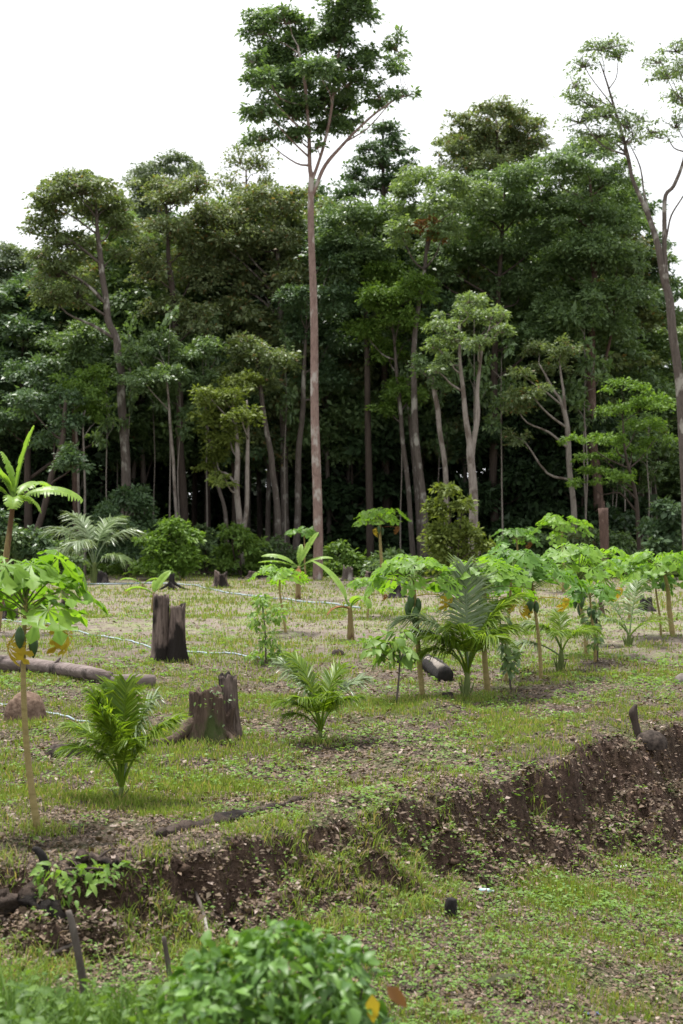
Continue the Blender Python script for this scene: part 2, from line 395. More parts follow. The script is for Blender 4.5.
ptree('emergent_tree', 'very tall single tree with bare pinkish trunk rising clear above the forest', 57,
      [(318, 577, .215), (316, 450, .18), (313, 300, .15), (311, 190, .12), (310, 165, .085), (308, 120, .07), (305, 85, .07), (298, 45, .04)],
      [[(312, 195, .08), (326, 164, .07), (345, 142, .06), (370, 117, .05), (392, 101, .04), (408, 88, .02)],
       [(311, 182, .07), (322, 152, .06), (332, 105, .055), (337, 60, .05), (352, 12, .025)]],
      [(262, 28, 15, 15), (287, 20, 16, 10), (352, 8, 19, 20), (336, 36, 17, 14), (303, 44, 20, 14), (272, 58, 20, 14), (260, 84, 14, 11), (288, 82, 22, 14), (322, 70, 18, 13),
       (352, 66, 18, 9), (374, 56, 14, 8), (396, 46, 8, 11), (398, 68, 10, 8), (346, 82, 16, 9), (262, 110, 17, 9), (295, 113, 20, 14), (322, 104, 17, 13), (345, 106, 15, 9),
       (380, 95, 13, 8), (403, 94, 12, 7), (264, 138, 17, 6), (298, 134, 15, 9), (330, 128, 14, 11), (346, 124, 11, 9), (350, -14, 16, 12), (318, 146, 7, 5), (252, 60, 8, 8)],
      'tall', 'pink', 1, 1.35, .2, dj=1.8, twigs=True, fill=1.24)
ptree('forest_tree', 'tree with a sinuous brown trunk and broad flat topped olive crown against the sky', 63,
      [(127, 575, .24), (126, 481, .2), (122, 400, .19), (120, 365, .18), (116, 340, .17), (108, 317, .15), (104, 285, .13), (99, 250, .11), (96, 210, .06)], [],
      [(78, 190, 28, 12), (54, 200, 18, 10), (108, 205, 20, 12), (44, 224, 15, 14), (64, 240, 20, 12), (40, 258, 13, 9), (116, 226, 13, 11), (90, 212, 18, 10), (118, 255, 10, 8),
       (60, 272, 22, 13), (50, 298, 20, 12), (76, 296, 13, 12), (98, 183, 18, 7), (66, 178, 15, 7)], 'olive', 'grey', 2, .9, .2, twigs=True)
ptree('forest_tree', 'tree with straight dark trunk and thin greyish olive crown beside the sinuous one', 66,
      [(186, 575, .2), (184, 513, .18), (180, 430, .16), (178, 365, .15), (172, 290, .13), (168, 250, .1), (166, 205, .05)], [],
      [(172, 200, 20, 11), (196, 188, 17, 10), (152, 188, 15, 10), (165, 230, 24, 11), (202, 214, 16, 12), (142, 250, 12, 10), (190, 250, 20, 13), (154, 275, 18, 12), (196, 280, 18, 14), (166, 310, 18, 12),
       (196, 320, 16, 14)], 'brown', 'dark', 3, .75, .19, twigs=True)
ptree('forest_tree', 'distant blue green tree top showing over the greyish olive crown', 84,
      [(160, 560, .2), (160, 300, .15), (158, 180, .06)], [], [(155, 170, 17, 8), (176, 162, 14, 7), (140, 180, 13, 7), (190, 172, 12, 8), (165, 190, 24, 10), (150, 215, 20, 16)], 'pale', 'grey', 4, .9, .22)
ptree('forest_tree', 'sparse brownish tree whose see-through top stands left of the tallest trunk', 72,
      [(248, 565, .18), (248, 400, .16), (247, 240, .1), (246, 170, .04)], [], [(240, 160, 13, 9), (260, 165, 13, 12), (230, 180, 11, 10), (250, 192, 20, 9), (262, 150, 7, 6)], 'brown', 'grey', 5, .45, .18, twigs=True)
ptree('forest_tree', 'wide brown olive tree filling the canopy just left of the tallest trunk', 68,
      [(287, 575, .2), (286, 530, .19), (282, 400, .17), (280, 300, .14), (275, 220, .07)], [],
      [(225, 215, 23, 13), (262, 203, 22, 11), (292, 202, 16, 12), (240, 245, 26, 15), (278, 240, 24, 15), (216, 270, 20, 14), (255, 285, 26, 15), (290, 285, 17, 15), (232, 312, 22, 14), (272, 330, 22, 14), (205, 242, 13, 12)],
      'brown', 'grey', 6, .9, .2)
ptree('forest_tree', 'slim tree leaning left with a low dark olive crown under the wide brown one', 64,
      [(281, 575, .17), (279, 536, .16), (274, 480, .14), (270, 452, .13), (262, 400, .1), (256, 350, .05)], [], [(255, 350, 22, 11), (277, 360, 18, 10), (240, 372, 17, 11), (262, 385, 14, 9)], 'olive', 'grey', 7, .9, .19)
ptree('forest_tree', 'straight grey trunk nearest left of the tallest trunk with dark green crown', 66,
      [(297, 575, .17), (297, 533, .16), (299, 456, .14), (303, 400, .11), (306, 330, .06)], [], [(305, 330, 18, 16), (298, 300, 16, 12), (332, 345, 20, 18), (340, 300, 20, 16), (335, 260, 18, 16), (330, 225, 16, 14), (322, 380, 18, 14)], 'dark', 'grey', 8, .95, .2)
ptree('forest_tree', 'forked pale trunk with a low yellowish olive crown at the forest edge', 61,
      [(241, 575, .16), (240, 533, .15), (237, 485, .12), (237, 440, .09), (232, 400, .04)], [[(240, 545, .12), (246, 514, .1), (248, 450, .08), (247, 400, .03)]],
      [(222, 398, 19, 9), (240, 384, 16, 9), (212, 422, 13, 12), (228, 440, 15, 12), (216, 462, 13, 10), (242, 418, 13, 10), (206, 396, 10, 9), (222, 478, 10, 7)], 'yellow', 'pale', 9, .95, .19)
ptree('forest_tree', 'slim leaning grey stem between the yellowish olive tree and the bushes', 63,
      [(228, 575, .09), (225, 513, .085), (217, 480, .08), (208, 430, .05), (204, 390, .03)], [], [(200, 380, 16, 12), (190, 360, 16, 12), (205, 350, 14, 10)], 'mid', 'grey', 10, .9, .19)
ptree('forest_tree', 'thin whitish pole of a tree beside the straight dark trunk', 62,
      [(177, 575, .08), (176, 512, .075), (173, 460, .07), (170, 420, .06), (166, 370, .03)], [], [(150, 350, 17, 11), (166, 378, 16, 10), (142, 382, 15, 11), (160, 340, 14, 9), (135, 355, 12, 10)], 'mid', 'pale', 11, .95, .19)
ptree('forest_tree', 'dark straight trunk behind two pale poles under dense green foliage', 66,
      [(76, 575, .16), (76, 495, .15), (74, 400, .13), (72, 340, .07)], [], [(70, 340, 20, 11), (45, 345, 18, 11), (95, 335, 16, 12), (88, 360, 16, 10), (58, 365, 18, 10)], 'mid', 'red', 12, .95, .2)
ptree('forest_tree', 'taller of two thin pale poles in front of the dark straight trunk', 62, [(80, 575, .06), (79, 495, .055), (76, 430, .05), (74, 380, .02)], [], [(70, 385, 16, 9), (86, 392, 14, 9), (95, 378, 14, 10)], 'shrub', 'pale', 13, .9, .18)
ptree('forest_tree', 'shorter thinnest pale pole standing beside the taller pole', 61, [(85, 575, .05), (85, 500, .045), (83, 427, .035), (85, 410, .015)], [], [(86, 410, 11, 7), (100, 415, 11, 8)], 'shrub', 'pale', 14, .9, .18)
ptree('forest_tree', 'dark trunk leaning steeply behind the large banana plant', 60, [(20, 575, .17), (36, 535, .15), (51, 480, .13), (62, 440, .11), (66, 400, .06)], [], [(62, 425, 16, 11), (70, 462, 16, 12), (50, 440, 13, 10), (30, 405, 18, 12), (60, 400, 17, 10)], 'dark', 'dark', 15, .95, .2)
ptree('forest_tree', 'pale grey green hazy tree at the edge of the picture behind the olive crown', 82,
      [(8, 560, .2), (8, 300, .12), (6, 250, .05)], [], [(5, 258, 18, 12), (22, 275, 16, 14), (8, 295, 22, 14), (28, 315, 20, 16), (5, 330, 18, 14), (-18, 280, 18, 18)], 'pale', 'grey', 16, 1., .22)
ptree('forest_tree', 'yellow green leafy tree glowing behind the sinuous trunk', 72, [(66, 570, .18), (64, 400, .14), (62, 320, .05)], [], [(45, 325, 18, 8), (70, 318, 16, 8), (92, 318, 12, 10), (85, 335, 16, 10), (30, 340, 18, 10), (128, 330, 14, 14), (132, 300, 12, 12)], 'fresh', 'grey', 17, 1., .21)
ptree('forest_tree', 'dense dark green tree covering the low canopy above the banana plant', 65,
      [(28, 575, .2), (28, 480, .17), (30, 400, .1), (34, 360, .05)], [], [(30, 375, 20, 12), (8, 372, 18, 13), (60, 385, 18, 11), (20, 405, 18, 12), (0, 425, 18, 12), (45, 412, 17, 10), (-15, 390, 16, 16), (100, 402, 16, 12), (116, 420, 12, 12), (108, 350, 12, 10)], 'dark', 'dark', 18, 1., .2)
ptree('forest_tree', 'dark tiered tree top against the sky just right of the tallest trunk', 70,
      [(386, 575, .2), (385, 400, .17), (384, 220, .11), (383, 118, .03)], [], [(383, 127, 15, 6), (370, 148, 12, 6), (398, 148, 13, 6), (383, 163, 24, 7), (354, 176, 13, 7), (372, 185, 22, 8), (402, 178, 13, 8), (346, 195, 15, 9), (384, 140, 12, 5), (408, 160, 8, 5)], 'dark', 'dark', 19, .9, .2, twigs=True)
ptree('forest_tree', 'bright mid green crown below the dark tiered tree', 66,
      [(370, 575, .16), (368, 400, .14), (364, 260, .08)], [], [(350, 213, 20, 9), (376, 222, 18, 11), (340, 238, 17, 10), (366, 252, 20, 13), (392, 215, 15, 11), (345, 268, 18, 14), (382, 245, 18, 12)], 'mid', 'dark', 20, .95, .2)
ptree('forest_tree', 'pale green crown with a bare dead limb and rust brown leaves in it', 64,
      [(424, 575, .18), (424, 518, .17), (416, 434, .15), (414, 350, .12), (424, 270, .08), (430, 215, .05)], [[(428, 250, .05), (432, 225, .05), (428, 208, .04), (424, 196, .015)]],
      [(425, 178, 24, 9), (455, 184, 22, 10), (405, 194, 15, 10), (444, 206, 22, 9), (470, 200, 18, 12), (410, 214, 13, 8), (450, 232, 16, 9), (400, 235, 14, 10)], 'light', 'grey', 21, .9, .19, extra=('dead_leaves', [(P(424, 226, 63), np.array([.7, .7, .3])), (P(440, 234, 63), np.array([.5, .5, .25]))], LEAF['dead'], 'rust brown dead leaves'))
ptree('forest_tree', 'brownish domed tree top rising highest above the right canopy', 80,
      [(500, 565, .25), (500, 350, .2), (498, 200, .13), (497, 120, .05)], [], [(497, 110, 17, 9), (474, 134, 24, 11), (516, 133, 21, 13), (450, 146, 15, 9), (500, 153, 28, 12), (465, 120, 14, 8), (535, 142, 13, 10), (515, 112, 12, 8), (480, 165, 30, 10)], 'brown', 'dark', 22, .9, .22)
ptree('forest_tree', 'large tree with thick dark reddish trunk carrying the right canopy', 66,
      [(600, 575, .24), (597, 480, .22), (591, 420, .21), (592, 330, .19), (594, 260, .13), (590, 180, .06)], [[(592, 385, .11), (604, 365, .09), (610, 340, .06), (616, 300, .03)]],
      [(560, 168, 25, 12), (600, 188, 25, 14), (575, 213, 27, 13), (614, 224, 22, 14), (546, 204, 20, 13), (590, 252, 30, 14), (622, 262, 20, 13), (560, 270, 25, 13), (604, 298, 26, 13), (590, 150, 20, 12), (616, 175, 14, 10), (635, 290, 14, 12), (575, 320, 24, 13), (610, 330, 22, 12)],
      'mid', 'red', 23, .95, .2)
ptree('forest_tree', 'deep green crown in the middle of the right canopy over a dark trunk', 67,
      [(496, 575, .2), (495, 520, .19), (493, 430, .17), (498, 300, .12), (505, 190, .05)], [],
      [(505, 180, 24, 11), (532, 178, 20, 11), (482, 215, 24, 13), (520, 213, 26, 13), (500, 250, 27, 14), (540, 243, 22, 14), (468, 258, 22, 14), (520, 288, 27, 14), (550, 310, 22, 14), (440, 250, 20, 11), (430, 272, 20, 12), (545, 340, 18, 14), (520, 335, 20, 10)],
      'mid', 'dark', 24, .95, .2)
ptree('forest_tree', 'leaning slim trunk with fresh green sprays right of the tallest trunk', 65,
      [(413, 575, .13), (412, 536, .125), (406, 470, .11), (401, 423, .1), (396, 360, .07), (390, 300, .04)], [],
      [(386, 275, 22, 12), (410, 290, 20, 11), (375, 303, 20, 12), (400, 318, 18, 11), (362, 330, 17, 12), (386, 350, 16, 11), (402, 390, 16, 8), (386, 410, 13, 7), (416, 395, 13, 9), (420, 330, 15, 12)], 'shrub', 'grey', 25, .95, .19)
ptree('forest_tree', 'grey trunk second of three close together right of the tallest trunk', 67, [(420, 575, .15), (420, 536, .14), (411, 426, .12), (404, 330, .06)], [], [(415, 350, 18, 12), (440, 310, 16, 14), (430, 340, 18, 12), (425, 370, 16, 10)], 'dark', 'grey', 26, .95, .2)
ptree('forest_tree', 'pale mottled trunk leaning beside the light green crown', 62, [(449, 575, .14), (446, 485, .12), (440, 430, .11), (436, 401, .1), (430, 365, .05)], [], [(430, 372, 13, 8), (440, 385, 11, 6), (418, 365, 11, 8)], 'mid', 'pale', 27, .9, .19)
ptree('forest_tree', 'forked pale grey trunk with a small light green crown of layered sprays', 58,
      [(474, 577, .22), (474, 524, .19), (471, 460, .16), (469, 440, .13), (464, 400, .1), (460, 358, .07), (460, 325, .03)], [[(471, 462, .12), (477, 420, .1), (478, 385, .08), (482, 350, .05), (490, 325, .02)]],
      [(462, 314, 20, 6), (441, 326, 14, 6), (490, 318, 16, 6), (470, 301, 17, 5), (433, 346, 11, 7), (456, 340, 19, 6), (500, 331, 11, 5), (446, 360, 12, 6), (480, 344, 15, 6), (504, 314, 8, 4), (436, 372, 9, 4)], 'light', 'pale', 28, 1.05, .17, twigs=True)
ptree('forest_tree', 'slender grey trunk forked near its top with drooping dark green sprays', 62,
      [(577, 560, .14), (574, 516, .13), (570, 470, .12), (566, 420, .11), (560, 400, .08), (553, 389, .06), (540, 365, .03)], [[(566, 420, .08), (563, 390, .06), (560, 365, .03)]],
      [(530, 395, 18, 9), (516, 410, 14, 7), (546, 370, 15, 8), (520, 375, 13, 6), (535, 350, 15, 7), (514, 440, 12, 7), (560, 352, 16, 9)], 'olive', 'pale', 29, .9, .18)
ptree('forest_tree', 'small tree of flat fresh green sprays above the papayas', 60,
      [(640, 570, .09), (636, 500, .08), (625, 450, .05), (622, 405, .02)], [], [(590, 456, 22, 3), (610, 440, 20, 4), (632, 450, 18, 4), (600, 471, 24, 3), (580, 440, 15, 3), (640, 425, 20, 6), (620, 410, 19, 5), (652, 402, 20, 7), (656, 440, 16, 5), (588, 482, 14, 3), (618, 478, 16, 4), (625, 385, 16, 6)], 'fresh', 'dark', 30, .85, .17)
ptree('forest_tree', 'pale loose tree behind the leaning trunk with a sky gap below it', 76,
      [(665, 570, .15), (664, 450, .13), (660, 340, .05)], [], [(660, 350, 20, 11), (640, 332, 16, 11), (676, 380, 16, 11), (650, 380, 18, 10), (670, 418, 16, 11), (666, 455, 15, 9), (682, 340, 14, 12), (690, 430, 14, 14), (640, 360, 15, 10)], 'light', 'grey', 31, .95, .21)
ptree('forest_tree', 'tall leaning tree with forked pale stems and wispy feathery crown against the sky', 55,
      [(690, 590, .22), (684, 435, .19), (675, 350, .17), (669, 300, .16), (662, 266, .14), (651, 220, .1), (635, 185, .08), (628, 155, .07), (612, 97, .045), (600, 60, .02)],
      [[(666, 285, .11), (665, 250, .1), (665, 200, .08), (674, 185, .07), (684, 160, .06), (690, 110, .03)], [(654, 230, .05), (645, 195, .04), (640, 165, .03), (628, 140, .015)], [(666, 240, .04), (672, 215, .035), (684, 195, .03)]],
      [(600, 47, 22, 6), (584, 64, 12, 6), (620, 55, 12, 5), (574, 100, 10, 7), (592, 104, 16, 6), (610, 114, 16, 7), (628, 125, 12, 7), (580, 120, 12, 6), (600, 134, 19, 6), (574, 84, 9, 6), (625, 140, 14, 6), (668, 75, 13, 8),
       (676, 48, 14, 7), (660, 60, 9, 5), (682, 95, 13, 8), (650, 130, 9, 4), (676, 125, 12, 6), (660, 136, 10, 4), (640, 120, 9, 4), (690, 70, 16, 10)], 'wispy', 'grey', 32, .42, .15, twigs=True, fill=1.5)
ptree('forest_tree', 'dark green tree closing the canopy left of the leaning trunk', 71,
      [(640, 570, .15), (640, 400, .13), (636, 220, .05)], [], [(640, 215, 18, 12), (628, 195, 14, 10), (650, 245, 14, 12), (640, 260, 15, 12), (662, 275, 12, 10), (625, 240, 15, 12), (650, 300, 13, 10)], 'dark', 'dark', 33, .9, .2)
def broken_trunk(d, px0, py0, px1, py1, r, mat, label):
    b = P(px0, py0, d); z0 = tz(b[0], d); base = np.array([b[0], d, z0]); t = P(px1, py1, d)
    mb = MB(); tube(mb, spline([base - [0, 0, .1], base * .6 + t * .4 + [.03, 0, 0], t], 5), np.linspace(r * 1.15, r * 1.95, 11), 12, .25, seed=3)
    root = empty('broken_trunk', base, label, 'dead tree'); mb.build('trunk', mat, root, origin=base)
    mb = MB(); rng = np.random.default_rng(5)
    for k in range(7):
        a = k * .9; c = t + np.array([math.cos(a), math.sin(a), 0]) * r * .55
        tube(mb, [c - [0, 0, .1], c + [0, 0, .12 + .2 * rng.random()]], [r * .32, .01], 4, cap=False)
    mb.build('splintered_end', BARK['red'], root, origin=base)
broken_trunk(56, 605, 580, 603, 508, .10, BARK['red'], 'bare reddish brown trunk snapped off above the papaya leaves')

# thin stems clustered by the sky gap, and deeper trees: nothing tells them apart
def copy_tree(o, loc, rz, s):
    c = o.copy(); col.objects.link(c); c.location = [float(v) for v in loc]; c.rotation_euler = (0, 0, rz); c.scale = s
    for ch in o.children:
        k = ch.copy(); col.objects.link(k); k.parent = c
    return c
def proto(name, label, cat, group, h, cb, cr, leaf, bark, seed, r0=.16, nb=9, dens=1., L=.24, hang=0):
    rng = np.random.default_rng(seed); st = [[0, 0, -.15, r0 * 1.2]]
    for k in range(1, 5):
        wd = .25 if r0 > .1 else .05; st.append([rng.normal() * wd * k / 3, rng.normal() * wd * k / 3, h * .92 * k / 4, r0 * (1 - .2 * k)])
    bl = []
    for k in range(nb):
        t = (k + .5) / nb; a = k * 2.4 + rng.random(); z = cb + (h - cb) * t; rr = cr * (1 - .3 * t ** 2) * rng.uniform(.35, .75)
        b = cr * rng.uniform(.42, .6) * (1.05 - .35 * t)
        bl.append((np.array([math.cos(a) * rr, math.sin(a) * rr, z]), np.array([b, b, b * .58])))
    return make_tree(name, label, cat, (0, 0, 0), [st], bl, LEAF[leaf], BARK[bark], dens, L, seed, group)
deep_lab = 'tall leafy tree standing deeper in the forest behind the front trunks'
deep_grp = 'trees deeper in the forest'
kinds = [proto('deep_forest_tree', deep_lab, 'tree', deep_grp, 17, 5.5, 3.0, l, b, 60 + i, nb=15, dens=.8, L=.22) for i, (l, b) in enumerate([('mid', 'dark'), ('dark', 'dark'), ('brown', 'grey'), ('mid', 'grey')])]
rng = np.random.default_rng(11)
spots = []
for row, (d, n) in enumerate([(72, 13), (79, 14), (88, 15), (100, 16)]):
    half = d * .24 + 3
    for k in range(n):
        spots.append((-half + (k + .5 + rng.uniform(-.3, .3)) * 2 * half / n, d + rng.uniform(-3, 3)))
tops = {}
for px, py in ((118, 208), (146, 196), (206, 188), (236, 192), (268, 196), (330, 205), (362, 212), (420, 190), (462, 182), (540, 164), (612, 184), (20, 262), (60, 262), (575, 170)):
    y = rng.uniform(69, 73); x = (px - CX) * y / F; tops[len(spots)] = (CAMZ + (HZ - py) * y / F) / 18.0; spots.append((x, y))
for i, (x, y) in enumerate(spots):
    px = CX + x * F / y
    top = np.interp(px, [0, 40, 120, 200, 300, 400, 450, 600, 640, 683], [245, 235, 215, 190, 172, 182, 168, 165, 240, 400])
    h = (CAMZ + (HZ - top) * y / F) * rng.uniform(.88, 1.02) / 18.2
    s = rng.uniform(.9, 1.15); h = tops.get(i, h)
    if i < 4: o = kinds[i]; o.location = (x, y, tz(x, y)); o.rotation_euler = (0, 0, rng.random() * 6); o.scale = (s, s, h)
    else: copy_tree(kinds[i % 4], (x, y, tz(x, y)), rng.random() * 6, (s, s, h))
und_lab = 'dark bushy young tree filling the shade between the forest trunks'
und_grp = 'young trees in the forest shade'
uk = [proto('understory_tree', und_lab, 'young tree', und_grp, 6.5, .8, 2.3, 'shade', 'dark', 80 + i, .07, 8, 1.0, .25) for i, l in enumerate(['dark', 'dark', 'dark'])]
spots = []
for d, n in [(80, 10), (90, 14), (98, 16), (110, 20)]:
    half = d * .24 + 3
    for k in range(n):
        x = -half + (k + .5 + rng.uniform(-.35, .35)) * 2 * half / n; px = CX + x * F / d
        if 615 < px < 655 and rng.random() < .75: continue
        spots.append((x, d + rng.uniform(-3, 3)))
for k in range(16):
    px = rng.uniform(-10, 110) if k < 6 else rng.uniform(500, 600) if k < 12 else rng.uniform(330, 420); y = rng.uniform(67, 72); spots.append(((px - CX) * y / F, y))
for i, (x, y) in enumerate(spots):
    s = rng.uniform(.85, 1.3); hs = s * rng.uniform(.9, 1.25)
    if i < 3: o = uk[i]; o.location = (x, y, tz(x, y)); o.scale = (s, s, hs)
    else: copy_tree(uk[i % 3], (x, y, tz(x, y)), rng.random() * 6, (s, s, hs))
pole_lab = 'thin pale straight stem in the cluster below the sky gap'
pk = proto('thin_sapling', pole_lab, 'young tree', 'thin pale stems below the sky gap', 7.5, 4.5, 1.0, 'mid', 'pale', 95, .05, 5, .8, .2)
for i in range(15):
    d = rng.uniform(66, 74); px = rng.uniform(606, 668); p = P(px, 560, d); loc = (p[0], d, tz(p[0], d)); s = rng.uniform(.75, 1.05)
    if i == 0: pk.location = loc
    else: copy_tree(pk, loc, rng.random() * 6, (s, s, s))

for i in range(22):
    d = rng.uniform(62, 71); px = rng.uniform(50, 300) if i < 10 else rng.uniform(335, 600); p = P(px, 560, d); s = rng.uniform(.7, 1.2)
    o = copy_tree(pk, (p[0], d, tz(p[0], d)), rng.random() * 6, (s, s, rng.uniform(1.2, 1.9)))
    o['label'] = 'slender pole like stem among the bigger trunks'; o['group'] = 'slender stems among the bigger trunks'

# ------------------------------------------------------------------ shrubs along the forest edge
def shrub(label, d, bl, leaf, seed, L=.16, dens=1.2, name='shrub', stems=3, bark='dark', droop=.3, dj=.5, group=None, pads=1.3):
    rng = np.random.default_rng(seed + 900); B = blobs_px(d, bl, rng, 1.0, dj)
    cx = np.mean([b[0][0] for b in B]); base = np.array([cx, d, tz(cx, d)])
    st = []
    for k in range(stems):
        t = B[(k * 2) % len(B)][0]; st.append([[*(base + [rng.normal() * .06, rng.normal() * .06, -.08]), .04], [*(base * .5 + t * .5 + rng.normal(size=3) * .08), .03], [*t, .012]])
    return make_tree(name, label, 'shrub', base, st, B, LEAF[leaf], BARK[bark], dens, L, seed, group, pads=pads, droop=droop)
shrub('dark rounded bush in front of the sinuous brown trunk', 60, [(125, 500, 20, 14), (110, 525, 20, 16), (140, 525, 18, 16), (125, 550, 24, 18)], 'dark', 201)
shrub('bright green rounded bush standing alone at the far end of the clearing', 57, [(168, 526, 16, 9), (150, 543, 15, 10), (186, 541, 15, 10), (168, 552, 24, 12), (180, 533, 12, 9), (152, 565, 18, 9), (186, 564, 17, 9), (168, 568, 22, 8)], 'fresh', 202, dens=1.4)
shrub('mid green bush beside the bright rounded one', 62, [(205, 540, 13, 12), (212, 558, 14, 12), (198, 560, 12, 10)], 'mid', 203)
shrub('bushy yellow tinged shrub below the forked pale trunk', 60, [(232, 532, 12, 8), (245, 545, 15, 12), (228, 555, 14, 11), (256, 560, 12, 9)], 'shrub', 204)
shrub('low dark green shrub behind the banana plant at mid clearing', 63, [(272, 550, 14, 12), (290, 560, 14, 10)], 'mid', 205)
shrub('low leafy shrub just right of the tallest trunk foot', 60, [(338, 552, 13, 9), (352, 562, 15, 10), (335, 568, 12, 7)], 'shrub', 206)
shrub('low green shrub under the distant papaya', 60, [(392, 560, 15, 10), (410, 566, 15, 9), (376, 568, 12, 8)], 'mid', 207)
shrub('tall feathery yellow green shrub in front of the forked pale trunk', 48, [(448, 490, 12, 9), (440, 510, 15, 11), (462, 508, 13, 11), (448, 530, 20, 13), (434, 540, 14, 12), (470, 535, 13, 12), (484, 545, 10, 9), (452, 555, 24, 12)], 'yellow', 208, .14, 1.3, droop=.8)
for i, (px, py, rx, ry, lf) in enumerate([(540, 545, 22, 14, 'mid'), (575, 540, 20, 13, 'olive'), (612, 548, 20, 15, 'mid'), (640, 556, 20, 12, 'olive')]):
    shrub('shady forest edge shrub half hidden behind the papaya leaves', 62, [(px, py, rx, ry), (px + 12, py + 14, rx, ry * .8), (px - 10, py + 14, rx * .8, ry * .8)], lf, 210 + i, group='shrubs behind the papaya leaves')
shrub('dark bush of large leaves at the edge of the picture under the leaning trunk', 58, [(668, 510, 16, 12), (652, 530, 15, 10), (678, 530, 15, 14), (665, 548, 18, 12)], 'dark', 215, .22)
for i, (px, py, rx, ry, lf) in enumerate([(10, 540, 18, 14, 'mid'), (38, 545, 16, 12, 'dark'), (62, 550, 15, 10, 'mid'), (-8, 520, 15, 14, 'dark')]):
    shrub('shrub in the shade behind the large banana plant', 56, [(px, py, rx, ry), (px + 8, py + 12, rx, ry * .8)], lf, 220 + i, group='shrubs behind the banana plant')

# ------------------------------------------------------------------ papaya plants
def frame(d, up):
    d = nrm(np.asarray(d, float)); r = nrm(np.cross(d, up)); u = np.cross(r, d); return d, r, u
def palm_leaf(mb, rng, c, d, up, Rr, hang=.4):
    d, r, u = frame(d, up)
    V, Q = [], []
    def pt(x, y):
        rr = math.hypot(x, y); return c + Rr * (d * x + r * y) - u * Rr * (hang * rr * rr * .8 - .10 * math.sin(rr * 9 + 2 * y))
    for ang, ln in ((-148, .55), (-105, .72), (-66, .88), (-31, .96), (0, 1.0), (31, .96), (66, .88), (105, .72), (148, .55)):
        ln *= rng.uniform(.88, 1.08); a = R(ang + rng.normal() * 4); ca, sa = math.cos(a), math.sin(a)
        def lp(s, t): s *= ln; t *= ln; return pt(s * ca - t * sa, s * sa + t * ca)
        b = len(V)
        V += [lp(0, 0), lp(.4, .065), lp(.5, 0), lp(.4, -.065), lp(.72, .085), lp(1, 0), lp(.72, -.085), lp(.62, .28), lp(.62, -.28), lp(.55, .08), lp(.55, -.08), lp(.87, .19), lp(.87, -.19), lp(.74, .02)]
        Q += [[b, b + 3, b + 2, b + 1], [b + 2, b + 6, b + 5, b + 4], [b + 1, b + 2, b + 4, b + 9], [b + 3, b + 10, b + 6, b + 2], [b + 1, b + 9, b + 4, b + 7], [b + 3, b + 8, b + 6, b + 10], [b + 4, b + 13, b + 5, b + 11], [b + 6, b + 12, b + 5, b + 13]]
    mb.add(np.array(V), np.array(Q))
